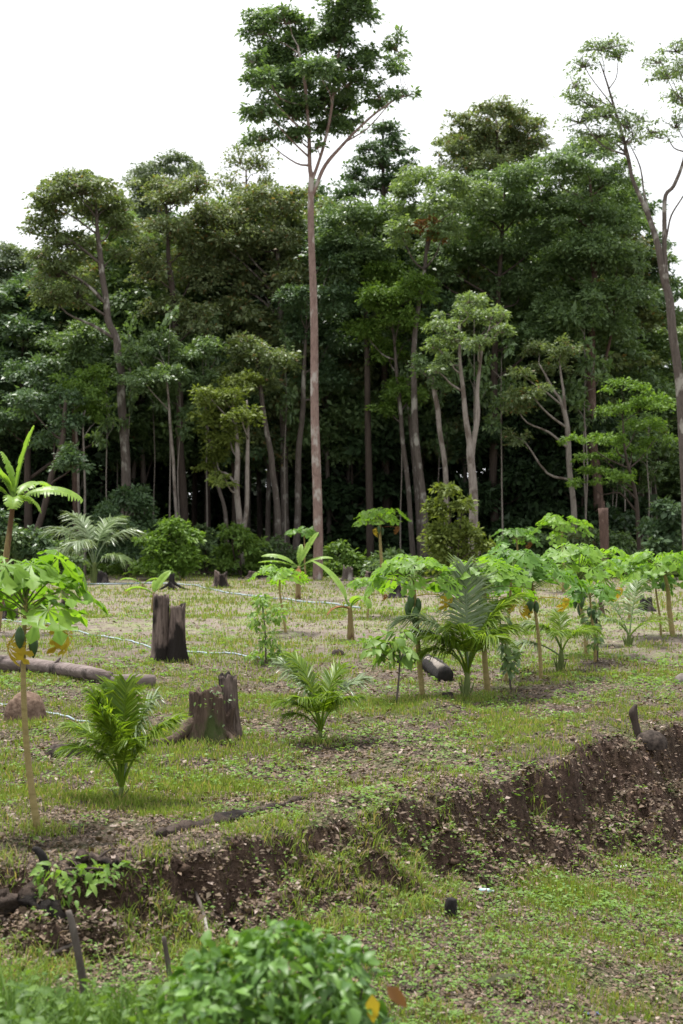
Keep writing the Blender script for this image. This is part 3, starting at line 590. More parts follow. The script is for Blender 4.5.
def papaya(label, base_px, top_px, seed, n=12, Rr=.34, pet=.65, fruits=0, dead=0, r=.045, leaf='papaya', emin=-8, emax=65, base_d=None, azs=None, name='papaya_plant', fl=.2, weedy=False):
    rng = np.random.default_rng(seed); n = int(n * 1.4); Rr *= .86; top_px = (top_px[0], top_px[1] - 7); r *= .7; emin = max(emin, 6) if fl else emin; pet *= .92
    if base_d: b = P(base_px[0], base_px[1], base_d); b[2] = tz(b[0], base_d); d = base_d
    else: b = G(*base_px); d = b[1]
    t = P(top_px[0], top_px[1], d + rng.uniform(-.1, .1))
    root = empty(name, b, label, 'papaya plant')
    H = t[2] - b[2]
    mb = MB(); pp = spline([b - [0, 0, .06], b * .65 + t * .35 + [.02 * H * rng.normal(), 0, 0], b * .3 + t * .7 + [.015 * H * rng.normal(), 0, 0], t], 5)
    tube(mb, pp, np.linspace(r * 1.15, r * .62, len(pp)), 10, .12, seed=seed)
    if weedy:
        pass
    mb.build('stem', BARK['sap'], root, origin=b)
    lb = MB(); pb = MB()
    for k in range(n):
        f = (k + .5) / n; a = (azs[k % len(azs)] if azs else k * 2.399 + seed) + rng.normal() * .2; el = R(emax + (emin - emax) * f ** 1.1 + rng.normal() * 6)
        st = t + np.array([0, 0, -.16 * f * min(1, H / 2)]); ln = pet * rng.uniform(.75, 1.1) * (.45 + .55 * min(1, f * 1.9))
        h = np.array([math.cos(a), math.sin(a), 0.]); e = st + ln * (h * math.cos(el) + np.array([0, 0, 1.]) * math.sin(el))
        m = (st + e) / 2 + [0, 0, .06 * ln]
        tube(pb, spline([st, m, e], 4), np.linspace(.013, .007, 9) * (r / .045), 5, cap=False)
        dr = nrm(h * .9 + [0, 0, -.25 - .35 * f] + rng.normal(size=3) * .12); up = nrm(np.array([0, 0, 1.]) + h * .35 + rng.normal(size=3) * .18)
        palm_leaf(lb, rng, e, dr, up, Rr * rng.uniform(.8, 1.15) * (.6 + .4 * min(1, f * 2.5)), .2 + .3 * rng.random())
    pb.build('leaf_stalks', BARK['green'], root, origin=b)
    lb.build('crown', LEAF[leaf], root, smooth=False, origin=b)
    fl *= .82
    for k in range(fruits):
        a = k * 2.4 + 4.2; c = t + np.array([math.cos(a) * (r + .035), math.sin(a) * (r + .035) - .02, -.26 - .07 * k * (.5 + .5 * rng.random()) - fl * .3])
        fb = MB(); zz = np.linspace(0, 1, 9); prof = np.sin(np.pi * zz ** .8) ** .75 * fl * .23; prof[0] = .006; prof[-1] = .004
        tube(fb, np.stack([c[0] + 0 * zz, c[1] + 0 * zz, c[2] + fl * .55 - zz * fl * 1.1], -1), np.maximum(prof, .004), 10)
        fb.build('fruit', FRUIT, root, origin=b)
    for k in range(dead):
        a = [5.9, 3.6, 4.9, 1.0][k % 4] + rng.normal() * .2; h = np.array([math.cos(a), math.sin(a), 0.]); st = t + [0, 0, -.25]
        ln = pet * (.85 if k == 0 else .3); e = st + h * ln + [0, 0, -.02 - .1 * k]
        db = MB(); tube(db, spline([st, (st + e) / 2 + [0, 0, .05], e], 3), .006, 4, cap=False)
        palm_leaf(db, rng, e, nrm(h * .12 + np.array([0, -.1, -1.])), nrm(h + [0, -.4, .2]), Rr * .5, 1.5)
        o = db.build('dead_leaf', LEAF['yellowdead'] if (k + seed) % 3 else LEAF['dead'], root, smooth=False, origin=b); o['label'] = 'withered hanging leaf'
    return root
FRUIT = plain('papaya_fruit_skin', (.03, .07, .025), (.06, .115, .035), .45, .4, 5)
papaya('slender papaya nearest the camera with green fruit and yellow hanging leaves', (39, 830), (26, 604), 301, 15, .36, .5, 2, 2, .037, emin=4, emax=75, fl=.2)
papaya('small papaya with a drooping crown among weeds at mid clearing', (286, 634), (280, 582), 302, 9, .34, .55, 0, 0, .04, emin=-35, emax=45)
papaya('distant papaya with flat spreading crown and hanging yellow leaf before the dark forest', (383, 582), (380, 528), 303, 13, .5, 1.0, 2, 2, .09, 'papaya', -2, 55, fl=.35)
papaya('papaya with a cluster of fruit and straight pale stem beside the burned log', (423, 697), (413, 585), 304, 13, .38, .68, 5, 1, .05, emin=-12, emax=50, fl=.26)
papaya('papaya with a curved yellowish stem standing right of the largest coconut palm', (488, 692), (483, 588), 305, 13, .36, .62, 1, 1, .055, emin=5, emax=60)
papaya('thin papaya with a weed wrapped stem behind the curved yellowish one', (506, 682), (512, 575), 306, 12, .36, .62, 0, 0, .035, 'papold', -10, 55)
papaya('papaya leaning left with fruit and one brown yellow leaf beside a young coconut palm', (541, 678), (532, 590), 307, 13, .38, .7, 3, 2, .04, 'papold', -5, 45, fl=.25)
papaya('widest papaya with long radiating leaf stalks and fruit', (587, 656), (579, 582), 308, 18, .42, .95, 5, 1, .055, 'papaya', -20, 62, fl=.28)
papaya('short dark stemmed papaya close beside the widest one', (595, 662), (590, 600), 309, 9, .3, .4, 2, 0, .035, 'papold', -25, 50)
papaya('papaya with a stout grey leaning stem at the edge of the planting', (673, 636), (664, 578), 310, 15, .45, .85, 2, 0, .075, emin=-25, emax=55)
papaya('young papaya with thin stem left of the stout leaning one', (661, 636), (655, 590), 311, 10, .36, .55, 0, 0, .035, 'papold', -20, 50)
papaya('distant papaya with one bright yellow leaf before the dark trunks', (518, 590), (516, 543), 312, 11, .42, .7, 1, 1, .06, 'papold', -5, 50)
papaya('distant papaya with pale fresh crown behind the widest one', (563, 592), (562, 536), 313, 14, .5, .95, 0, 0, .07, 'papaya', -10, 55)
papaya('small far papaya showing between the banana plant and the tallest trunk', (306, 580), (304, 540), 314, 9, .42, .6, 0, 0, .05, 'papold', -10, 50)
papaya('knee high papaya with low drooping leaves near a black stump', (367, 618), (371, 592), 315, 8, .34, .5, 0, 1, .035, 'papaya', -25, 40)
papaya('papaya half hidden between the widest crown and the stout leaning stem', (630, 620), (628, 578), 317, 11, .42, .7, 0, 0, .05, 'papold', -15, 50)

# ------------------------------------------------------------------ young coconut palms
def frond(root, rng, st, az, el, L, bend, mat, b, wide=.035, n=30, split=1.0):
    k = 14; t = np.linspace(0, 1, k); h = np.array([math.cos(az), math.sin(az), 0.])
    e = R(el) - R(bend) * t ** 1.5
    step = L / (k - 1); pts = [np.asarray(st, float)]
    for i in range(1, k): pts.append(pts[-1] + step * (h * math.cos(e[i]) + np.array([0, 0, 1.]) * math.sin(e[i])))
    pts = np.array(pts); mb = MB()
    tube(mb, pts, np.linspace(.016, .003, k) * (L / .9) ** .5, 5, cap=False)
    t0 = .40; tt = np.linspace(t0, .995, n)
    for s in (-1, 1):
        c = np.stack([np.interp(tt, t, pts[:, i]) for i in range(3)], -1); tg = nrm(np.stack([np.interp(tt, t, np.gradient(pts[:, i])) for i in range(3)], -1))
        side = nrm(np.cross(tg, np.array([0, 0, 1.]) + .001 * h)) * s; up = np.cross(side, tg) * s
        u = (tt - t0) / (1 - t0); fwd = .5 + 1.3 * u
        d = nrm(side * 1.0 + tg * fwd[:, None] + up * .22 + rng.normal(size=(n, 3)) * .10)
        ll = L * .46 * (np.sin(np.pi * (.2 + .68 * u)) ** .8) * rng.uniform(.85, 1.12, n)
        w = wide * (L / .9) * rng.uniform(.7, 1.2, n)
        dz = ll * rng.uniform(.2, .75, n)
        m = c + d * ll[:, None] * .5 - [0, 0, 1] * (dz * .22)[:, None]; tip = c + d * ll[:, None] * .95 - [0, 0, 1] * dz[:, None]
        wv = nrm(tg - d * np.sum(tg * d, 1, keepdims=True) + rng.normal(size=(n, 3)) * .25) * w[:, None] * .5
        V = np.stack([c - wv * .6, c + wv * .6, m + wv, m - wv, tip + wv * .1, tip - wv * .1], 1)
        bb = (np.arange(n) * 6)[:, None]
        mb.add(V.reshape(-1, 3), np.concatenate([bb + [[0, 1, 2, 3]], bb + [[3, 2, 4, 5]]]))
    return mb.build('frond', mat, root, smooth=False, origin=b)
def coconut(label, base_px, hs, fr, seed, base_d=None, stem_r=.02, wide=.02, n=78):
    """fr: (azimuth deg: 0 right, 90 away, 180 left, 270 towards camera; elevation; length; bend; material)"""
    rng = np.random.default_rng(seed); b = G(*base_px)
    if base_d: b = P(*base_px, base_d); b[2] = tz(b[0], base_d)
    root = empty('coconut_palm', b, label, 'coconut palm')
    mb = MB(); top = b + [.02, 0, hs]
    tube(mb, spline([b - [0, 0, .05], b + [0.01, 0, hs * .5], top], 4), np.linspace(stem_r * 1.3, stem_r * .7, 9), 10, .2, seed=seed)
    for k in range(5):
        a = k * 1.3; c = b + np.array([math.cos(a), math.sin(a), 0]) * stem_r
        tube(mb, [c, c + np.array([math.cos(a) * .06, math.sin(a) * .06, hs * (.5 + .4 * rng.random())])], [stem_r * .5, .006], 5, cap=False)
    mb.build('stem', BARK['green'], root, origin=b)
    for (az, el, L, bend, m) in fr:
        frond(root, rng, top - [0, 0, rng.random() * hs * .4], R(az), el, L * (.84 if L < 2 else 1), bend, LEAF[m], b, wide, n)
coconut('young coconut palm with yellow green fan of fronds nearest the camera', (120, 800), .12,
        [(75, 87, 1.08, 6, 'coco'), (165, 82, 1.0, 24, 'coco'), (200, 84, .98, 16, 'coco'), (165, 76, .9, 60, 'coco'), (15, 82, .98, 26, 'cocopale'), (185, 74, .78, 80, 'coco'), (350, 72, .92, 45, 'coco'), (120, 84, 1.05, 20, 'coco'), (290, 78, .72, 55, 'coco'), (240, 82, .9, 35, 'coco')], 401)
coconut('young coconut palm with pale arching frond beside the hollow mossy stump', (319, 741), .14,
        [(150, 82, 1.02, 38, 'coco'), (174, 80, 1.08, 45, 'cocopale'), (185, 70, .72, 80, 'coco'), (8, 76, .92, 55, 'cocopale'), (330, 74, .78, 70, 'coco'), (40, 82, .9, 30, 'coco'), (235, 78, .75, 70, 'coco'), (195, 60, .55, 70, 'coco'), (290, 80, .7, 60, 'coco')], 402)
coconut('largest young coconut palm with an upright pale frond among the papayas', (466, 698), .35,
        [(100, 88, 1.75, 8, 'cocopale'), (170, 74, 1.25, 75, 'coco'), (178, 80, 1.55, 85, 'cocopale'), (5, 84, 1.55, 55, 'coco'), (340, 78, 1.2, 75, 'coco'), (215, 72, 1.15, 80, 'coco'), (300, 80, 1.25, 85, 'coco'), (45, 80, 1.4, 55, 'coco'), (195, 66, .95, 90, 'coco'), (250, 80, 1.2, 60, 'coco')], 403, stem_r=.045, wide=.016, n=90)
coconut('dark green young coconut palm with drooping fronds right of the leaning papaya', (560, 672), .35,
        [(10, 74, .9, 90, 'coco'), (170, 72, .9, 75, 'cocopale'), (200, 76, .85, 85, 'coco'), (320, 74, .85, 85, 'coco'), (90, 82, .9, 40, 'coco'), (255, 72, .8, 95, 'coco'), (185, 38, 1.1, 60, 'cocopale')], 404, stem_r=.045)
coconut('small open coconut palm with pale separate fronds in the grass under the widest papaya', (628, 646), .22,
        [(140, 68, 1.4, 45, 'light'), (60, 74, 1.4, 25, 'light'), (175, 52, 1.0, 50, 'coco'), (10, 50, .95, 55, 'yellow'), (215, 58, .9, 60, 'light'), (320, 52, .9, 60, 'coco')], 405, stem_r=.05, n=34)
coconut('far coconut palm with pale bleached feathery fronds before the dark forest', (94, 571), .8,
        [(160, 74, 2.5, 75, 'cocopale'), (140, 84, 2.5, 60, 'cocopale'), (25, 76, 2.3, 85, 'cocopale'), (60, 84, 2.4, 70, 'light'), (200, 60, 2.0, 90, 'cocopale'), (335, 60, 1.9, 95, 'light'), (250, 74, 2.0, 100, 'cocopale')], 406, base_d=54, stem_r=.1, wide=.02, n=60)

# ------------------------------------------------------------------ banana plants
def banana(label, base_px, top_px, leaves, seed, base_d=None, r=.08, ragged=.45):
    rng = np.random.default_rng(seed); b = G(*base_px)
    if base_d: b = P(*base_px, base_d); b[2] = tz(b[0], base_d)
    t = P(top_px[0], top_px[1], b[1]); root = empty('banana_plant', b, label, 'banana plant')
    mb = MB(); pp = spline([b - [0, 0, .06], (b + t) / 2, t], 5); tube(mb, pp, np.linspace(r * 1.2, r * .6, len(pp)), 10, .2, seed=seed); mb.build('stem', BARK['ban'], root, origin=b)
    for (az, el, L, bend, W, m) in leaves:
        h = np.array([math.cos(R(az)), math.sin(R(az)), 0.]); k = 22; tt = np.linspace(0, 1, k); e = R(el) - R(bend) * tt ** 1.4
        pts = [t - [0, 0, .05]]
        for i in range(1, k): pts.append(pts[-1] + L / (k - 1) * (h * math.cos(e[i]) + np.array([0, 0, 1.]) * math.sin(e[i])))
        pts = np.array(pts); lb = MB(); tube(lb, pts, np.linspace(.022, .004, k), 5, cap=False)
        tg = nrm(np.gradient(pts, axis=0)); sd_ = nrm(np.cross(tg, [0, 0, 1.])) if el - bend < 80 else nrm(np.cross(tg, [0, -1., .1])); u = np.cross(sd_, tg)
        tw = rng.uniform(-.5, .5)
        sd2 = sd_ * math.cos(tw) + u * math.sin(tw); u2 = np.cross(sd2, tg)
        prof = W * np.clip(np.sin(np.pi * np.clip((tt - .16) / .86, 0, 1)) ** .45, 0.02, 1) * .5
        for s in (-1, 1):
            for i in range(3, k - 1):
                g0, g1 = (.06, .04) if rng.random() < ragged else (0, 0)
                dp = .25 + rng.random() * .3 if g0 else .18
                a0, a1 = pts[i], pts[i + 1]; o0 = a0 + tg[i] * L * g0 * .3 + s * sd2[i] * prof[i] + u2[i] * prof[i] * (.3) - np.array([0, 0, dp * prof[i]]); o1 = a1 - tg[i] * L * g1 * .3 + s * sd2[i + 1] * prof[i + 1] + u2[i + 1] * prof[i + 1] * .3 - np.array([0, 0, dp * prof[i + 1]])
                m0, m1 = a0 + s * sd2[i] * prof[i] * .5 + u2[i] * prof[i] * .3, a1 + s * sd2[i + 1] * prof[i + 1] * .5 + u2[i + 1] * prof[i + 1] * .3
                lb.add([a0, a1, m1, m0, o1, o0], [[0, 1, 2, 3], [3, 2, 4, 5]])
        lb.build('leaf', LEAF[m], root, smooth=True, origin=b)
BA = 'banana'
banana('large banana plant with broad torn leaves at the edge of the clearing', (-4, 640), (14, 498),
       [(25, 80, 1.65, 12, .34, BA), (10, 26, 1.5, 62, .5, BA), (170, 66, 1.3, 30, .5, BA), (155, 80, 1.1, 20, .42, BA), (335, 15, .75, 80, .42, BA), (200, 45, 1.2, 80, .5, BA), (280, 20, .8, 80, .42, BA), (215, 70, 1.2, 60, .45, BA), (60, 45, 1.2, 70, .45, BA)], 501, base_d=30, r=.075)
banana('banana plant with upright split leaves and brown stem at mid clearing', (298, 599), (299, 566),
       [(25, 68, 1.25, 20, .26, BA), (170, 38, 1.25, 50, .28, BA), (182, 20, 1.25, 30, .26, BA), (355, 35, 1.1, 45, .24, BA), (265, -20, .5, 60, .2, 'dead'), (80, 75, .8, 30, .2, BA)], 502, r=.08)
banana('young banana with one long raised leaf and one hanging leaf', (351, 639), (350, 606),
       [(150, 66, 1.35, 45, .34, BA), (320, 70, .7, 160, .34, BA), (200, 20, .55, 80, .2, 'dead'), (20, 60, .4, 60, .15, BA)], 503, r=.065, ragged=.05)
banana('small banana shoot with two bright leaves behind the double stump', (153, 612), (154, 592),
       [(20, 66, .75, 30, .3, BA), (180, 35, .8, 70, .26, BA), (90, 60, .5, 40, .2, BA)], 504, r=.05, ragged=.05)
banana('tiny banana sprout with a flat leaf near the far stumps', (142, 590), (143, 583), [(10, 40, .7, 60, .2, BA), (170, 35, .9, 60, .22, BA)], 505, r=.05)

# ------------------------------------------------------------------ saplings and small clearing plants
def sapling(label, base_px, blobs, leaf, seed, L=.12, dens=1.0, broad=False, n=90, name='sapling', stem_r=.016, cat='sapling', group=None):
    rng = np.random.default_rng(seed); b = G(*base_px); d = b[1]; B = blobs_px(d, blobs, rng, 1., .15)
    root = empty(name, b, label, cat, group); tb = MB(); top = max(B, key=lambda q: q[0][2])[0]
    tube(tb, spline([b - [0, 0, .05], b * .5 + top * .5 + [.02, 0, 0], top], 4), np.linspace(stem_r, stem_r * .4, 9), 6, .1)
    lb = MB()
    for c, r in B:
        q = b * .4 + top * .6; tube(tb, [q * .6 + c * .4 - [0, 0, .05], c], [stem_r * .5, .004], 4, cap=False)
        if broad:
            u = nrm(rng.normal(size=(n, 3))); pos = c + u * r * rng.random((n, 1)) ** .5
            dd = nrm(u * [1, 1, .3] + rng.normal(size=(n, 3)) * .4 + [0, 0, -.35]); ll = L * rng.uniform(.6, 1.3, n)
            leaf_six(lb, pos, dd, nrm(np.array([0, 0, 1.]) + rng.normal(size=(n, 3)) * .35), ll, ll * .5)
    if not broad: crown_leaves(lb, rng, B, dens, L, 1.2, .5)
    tb.build('stem', BARK['grey'], root, origin=b); lb.build('crown', LEAF[leaf], root, smooth=False, origin=b)
sapling('leafy weed covered sapling below the small drooping papaya', (266, 662), [(262, 600, 8, 8), (258, 620, 12, 10), (268, 640, 14, 9), (276, 612, 8, 10), (262, 656, 17, 6), (284, 655, 12, 6)], 'weed', 601, .11, broad=True, n=70)
sapling('young broad leaved sapling left of the burned log', (396, 704), [(388, 640, 9, 8), (400, 632, 8, 7), (392, 655, 13, 9), (376, 650, 8, 6), (404, 650, 7, 8)], 'weed', 602, .2, broad=True, n=16)
sapling('green weed clump at the foot of the young banana', (372, 650), [(370, 640, 12, 5), (384, 642, 9, 4)], 'weed', 603, .12, broad=True, n=40, name='weed_clump', cat='weed')
sapling('dark leafy vine climbing the stem of the weed wrapped papaya', (511, 690), [(508, 665, 5, 10), (505, 640, 7, 12), (500, 620, 9, 10), (512, 655, 4, 8)], 'mid', 604, .13, broad=True, n=40, name='climbing_vine', cat='vine')
sapling('leafy creeper on the stem of the short dark stemmed papaya', (597, 662), [(594, 640, 4, 9), (590, 620, 6, 9), (596, 610, 6, 8)], 'mid', 605, .14, broad=True, n=30, name='climbing_vine', cat='vine')
rng = np.random.default_rng(77)
for i, (px, py) in enumerate([(66, 573), (76, 571), (84, 573), (108, 572), (117, 570), (102, 570), (55, 574)]):
    b = G(px, py); root = empty('maize_plant', b, 'light green maize like plant by the foot of the far coconut palm', 'crop plant', 'maize like plants by the far palm'); mb = MB(); lb = MB()
    h = rng.uniform(.9, 1.5); tube(mb, [b, b + [0, 0, h]], [.03, .012], 6); mb.build('stem', BARK['green'], root, origin=b)
    for k in range(9):
        a = rng.random() * 6.28; z = h * (.2 + .08 * k); hh = np.array([math.cos(a), math.sin(a), 0]); st = b + [0, 0, z]
        pp = np.array([st, st + hh * .25 + [0, 0, .28], st + hh * .55 + [0, 0, .3], st + hh * .8 + [0, 0, .08]]); sd_ = np.cross(hh, [0, 0, 1.]) * .055
        for j in range(3): lb.add([pp[j] - sd_ * (1 - j * .25), pp[j] + sd_ * (1 - j * .25), pp[j + 1] + sd_ * (.75 - j * .25), pp[j + 1] - sd_ * (.75 - j * .25)], [[0, 1, 2, 3]])
    lb.build('leaves', LEAF['fresh'], root, smooth=False, origin=b)

# ------------------------------------------------------------------ stumps
def stump_mesh(mb, b, Rr, H, seed, jag=.2, flare=.5, lean=(0, 0), squash=1.0, hollow=.35):
    n, k = 36, 18; th = np.arange(n) * 2 * math.pi / n; t = np.linspace(0, 1, k)
    cs, sn = np.cos(th), np.sin(th)
    htop = H * (1 - jag * (0.5 + fbm(cs * 1.6 + seed, sn * 1.6 + seed, seed, 2)) - jag * .2 * vn(cs * 3 + 9, sn * 3, seed))
    lob = 1 + .22 * fbm(cs * 1.5 + seed * 3.3, sn * 1.5, seed, 3) + .05 * vn(th * 5, th * 0 + seed, 2)
    V = np.zeros((k, n, 3))
    for i in range(k):
        fl = 1 + flare * (1 - t[i]) ** 4 * (1 + .6 * np.sin(th * 4 + seed))
        rr = Rr * lob * fl * (1 + .2 * fbm(cs * 2.5 + seed, sn * 2.5 + t[i] * 1.6, seed + 3) - .16 * np.clip(vn(th * 3.5 + seed, t[i] * .8 + 0 * th, seed + 8), 0, 1))
        z = htop * t[i]
        V[i, :, 0] = cs * rr + lean[0] * z; V[i, :, 1] = sn * rr * squash + lean[1] * z; V[i, :, 2] = z - .05 * (i == 0)
    inner = []
    for s, dz in ((.78, -.01), (.5, -hollow * .5), (.15, -hollow * .6)):
        L = V[-1].copy(); c = L.mean(0); L[:, :2] = c[:2] + (L[:, :2] - c[:2]) * s; L[:, 2] = L[:, 2] * (1 - .4 * (s < .6)) + c[2] * .4 * (s < .6) + dz * H; inner.append(L)
    A = np.concatenate([V.reshape(-1, 3)] + inner) + b
    rows = k + 3; i = np.arange(rows - 1)[:, None] * n; j = np.arange(n)[None]; j2 = (j + 1) % n
    mb.add(A, np.stack([i + j, i + j2, i + n + j2, i + n + j], -1).reshape(-1, 4))
    last = (rows - 1) * n; base = mb.n - rows * n
    mb.f4.append(np.array([[base + last + q, base + last + q + 1, base + last + n - 2 - q, base + last + n - 1 - q] for q in range(n // 2 - 1)]))
def stump(label, base_px, Rr, H, mat, seed, roots=(), **kw):
    b = G(*base_px); root = empty('tree_stump', b, label, 'tree stump'); mb = MB(); stump_mesh(mb, b, Rr, H, seed, **kw); mb.build('stump_wood', BARK[mat], root, origin=b)
    for (az, L, r) in roots:
        rb = MB(); h = np.array([math.cos(R(az)), math.sin(R(az)), 0]); pts = []
        for q in np.linspace(0, 1, 8):
            p = b + h * (Rr * .5 + L * q) + np.array([-h[1], h[0], 0]) * .05 * math.sin(q * 5 + seed); p[2] = tz(p[0], p[1]) + (1 - q) ** 2 * H * .38 + .012; pts.append(p)
        tube(rb, pts, np.linspace(r, r * .35, 8), 8, .3, seed=seed); rb.build('root', BARK[mat], root, origin=b)
    return root
b = G(168, 660); root = empty('tree_stump', b, 'tall double stump of two dark weathered trunk halves', 'tree stump')
mb = MB(); p = P(161, 660, b[1]); p[2] = tz(p[0], p[1]); stump_mesh(mb, p, .145, 1.2, 3, jag=.12, flare=.45); mb.build('taller_stump', BARK['stump'], root, origin=b)
mb = MB(); p = P(176.5, 660, b[1] - .1); p[2] = tz(p[0], p[1]); stump_mesh(mb, p, .125, .97, 8, jag=.08, flare=.45, lean=(.02, 0)); mb.build('shorter_stump', BARK['stump'], root, origin=b)
stump_o = stump('broad hollow mossy stump with a long root spreading over the grass', (207, 739), .17, .56, 'mossy', 5, [(214, .62, .085), (190, .3, .06), (330, .3, .06)], jag=.35, flare=.5)
bb = np.array(stump_o.location)
mb = MB(); b2 = G(231, 738); stump_mesh(mb, b2, .11, .74, 21, jag=.16, flare=.3, hollow=.1, squash=.7, lean=(-.04, 0)); mb.build('standing_slab', BARK['stump'], stump_o, origin=bb)
mb = MB(); b2 = G(219, 737); stump_mesh(mb, b2, .17, .44, 23, jag=.5, flare=.5); mb.build('hollow_core', BARK['mossy'], stump_o, origin=bb)
lb = MB(); rng = np.random.default_rng(8); n = 90; pos = bb + rng.normal(size=(n, 3)) * [.10, .08, .10] + [.05, -.08, .42]; leaf_six(lb, pos, nrm(rng.normal(size=(n, 3)) + [0, -.3, -.2]), nrm(rng.normal(size=(n, 3)) * .4 + [0, 0, 1]), rng.uniform(.03, .06, n), rng.uniform(.02, .03, n)); o = lb.build('foliage', LEAF['mid'], stump_o, smooth=False, origin=bb); o['label'] = 'small green seedlings growing on the stump'
stump('grey stump with one splintered side standing far in the clearing', (221, 588), .24, .68, 'stump', 6, [(0, .3, .06), (180, .3, .07)], jag=.35)
stump('short thin post like stump behind the slender papaya', (65, 607), .09, .52, 'stump', 7, jag=.2)
stump('dark brown stump behind the crown of the slender papaya', (10, 618), .16, .8, 'stump', 9, jag=.25)
stump('small jet black charred stump at the far side of the clearing', (103, 584), .2, .52, 'char', 10, jag=.5)
stump('thin burned stump with spreading roots before the bright rounded bush', (172, 590), .1, .66, 'char', 11, [(180, .5, .06), (0, .55, .06), (300, .4, .05)], jag=.3)
stump('low broken root pile in front of the bushes', (258, 579), .4, .42, 'stump', 12, [(170, .5, .1), (10, .6, .1)], jag=.8)
stump('weathered grey stump just right of the tallest trunk', (348, 581), .2, .62, 'grey', 13, jag=.4)
stump('black stump beside the knee high papaya', (396, 598), .17, .5, 'char', 14, [(0, .3, .05)], jag=.6)
stump('low rounded dark brown stump under the distant papaya', (374, 581), .36, .42, 'stump', 15, jag=.3)
stump('little reddish stump left of the small open coconut palm', (601, 616), .08, .4, 'red', 16, jag=.3)
stump('black stump with pale lichen near the stout leaning papaya', (646, 611), .17, .42, 'char', 17, [(180, .2, .04)], jag=.5)

# concrete trough at the far edge
b = G(240, 574); root = empty('water_trough', b, 'low grey concrete trough with pale rim before the bushes', 'trough')
CONC = plain('old_concrete', (.2, .2, .19), (.36, .36, .35), .8, .2, 5)
mb = MB()
def boxv(mb, c, s):
    x, y, z = np.array(s) / 2; v = np.array([[a * x, b_ * y, d_ * z] for a in (-1, 1) for b_ in (-1, 1) for d_ in (-1, 1)]) + c
    mb.add(v, [[0, 1, 3, 2], [4, 6, 7, 5], [0, 4, 5, 1], [2, 3, 7, 6], [0, 2, 6, 4], [1, 5, 7, 3]])
for c, s in (((0, -.3, .13), (.62, .06, .26)), ((0, .3, .13), (.62, .06, .26)), ((-.28, 0, .13), (.06, .54, .26)), ((.28, 0, .13), (.06, .54, .26)), ((0, 0, .03), (.5, .54, .06))): boxv(mb, b + np.array(c), s)
mb.build('basin', CONC, root, smooth=False, origin=b)
mb = MB()
for c, s in (((0, -.31, .285), (.7, .09, .04)), ((0, .31, .285), (.7, .09, .04)), ((-.3, 0, .285), (.09, .52, .04)), ((.3, 0, .285), (.09, .52, .04))): boxv(mb, b + np.array(c), s)
mb.build('rim', plain('pale_concrete', (.45, .45, .43), (.6, .6, .58), .8, .2, 5), root, smooth=False, origin=b)

# ------------------------------------------------------------------ logs, mound, sticks
def log(name, label, cat, pts_px, rad, mat, seed, lift=.7, n=14, rough=.26):
    pts = np.array([G(*q) for q in pts_px]); rad = np.interp(np.linspace(0, 1, len(pts)), np.linspace(0, 1, len(rad)), rad); pts[:, 2] += rad * lift
    full = spline(np.concatenate([pts, rad[:, None]], 1), 6); rg_ = np.random.default_rng(seed); full[:, 3] *= 1 + (rough - .2) * rg_.normal(size=len(full)) * .6; full[:, :3] += rg_.normal(size=(len(full), 3)) * (rough - .2) * full[:, 3:] * .5; b = full[len(full) // 2, :3].copy(); b[2] = tz(b[0], b[1])
    root = empty(name, b, label, cat); mb = MB(); tube(mb, full[:, :3], full[:, 3], n, rough, seed=seed); mb.build('trunk', BARK[mat], root, origin=b)
    return root, b, full
r_, b, full = log('fallen_log', 'long pale fallen log lying across the clearing behind the slender papaya', 'log', [(-60, 670), (0, 672), (50, 676), (90, 682), (112, 685)], [.095, .105, .105, .10, .08], 'log', 2, 1.25)
mb = MB(); e = full[-1, :3]; ex = np.array([1., -.1, 0])
tube(mb, [e - ex * .1, e + ex * .12 + [0, 0, -.03], e + ex * .3 - [0, 0, .03], e + ex * .62 - [0, 0, .03]], [.05, .085, .1, .085], 12, .3, seed=4); o = mb.build('broken_end', BARK['log'], r_, origin=b)
mb = MB(); st = full[12, :3]; tube(mb, [st, st + [.12, -.15, .08], st + [.2, -.2, .17]], [.04, .03, .015], 7, .2); mb.build('branch_stub', BARK['log'], r_, origin=b)
r_, b, full = log('burned_log', 'half burned log with pale ashy side beside the largest coconut palm', 'log', [(426, 668), (436, 675), (446, 682)], [.13, .15, .13], 'char', 6)
mb = MB(); tube(mb, full[2:-1, :3] + [-.04, -.05, .075], np.full(len(full) - 3, .075), 10, .4, seed=2); o = mb.build('ash_side', BARK['pale'], r_, origin=b); o['label'] = 'pale ash grey side of the log'
log('burned_branch', 'black crooked burned branch lying behind the burned log', 'branch', [(398, 664), (408, 660), (420, 664), (428, 660)], [.05, .08, .07, .05], 'char', 8, rough=.6)
log('rotten_branch', 'long thin dark rotten branch sunk in the grass before the mossy stump', 'branch', [(158, 838), (190, 830), (225, 822), (262, 812), (300, 801), (338, 790)], [.05, .05, .045, .036, .03, .014], 'rotten', 9, .2, rough=.8)
log('rotten_log', 'black rotten log wedged in the gully at the edge of the picture', 'log', [(-20, 902), (10, 908), (40, 914), (66, 922)], [.045, .05, .045, .025], 'rotten', 15, .4, rough=.9)
log('root', 'added black root darkening the top of the gully', 'root', [(70, 868), (90, 862), (115, 866), (128, 874)], [.018, .028, .024, .012], 'rotten', 16, .5, rough=.9)  # root added to darken the gully, which came out too light
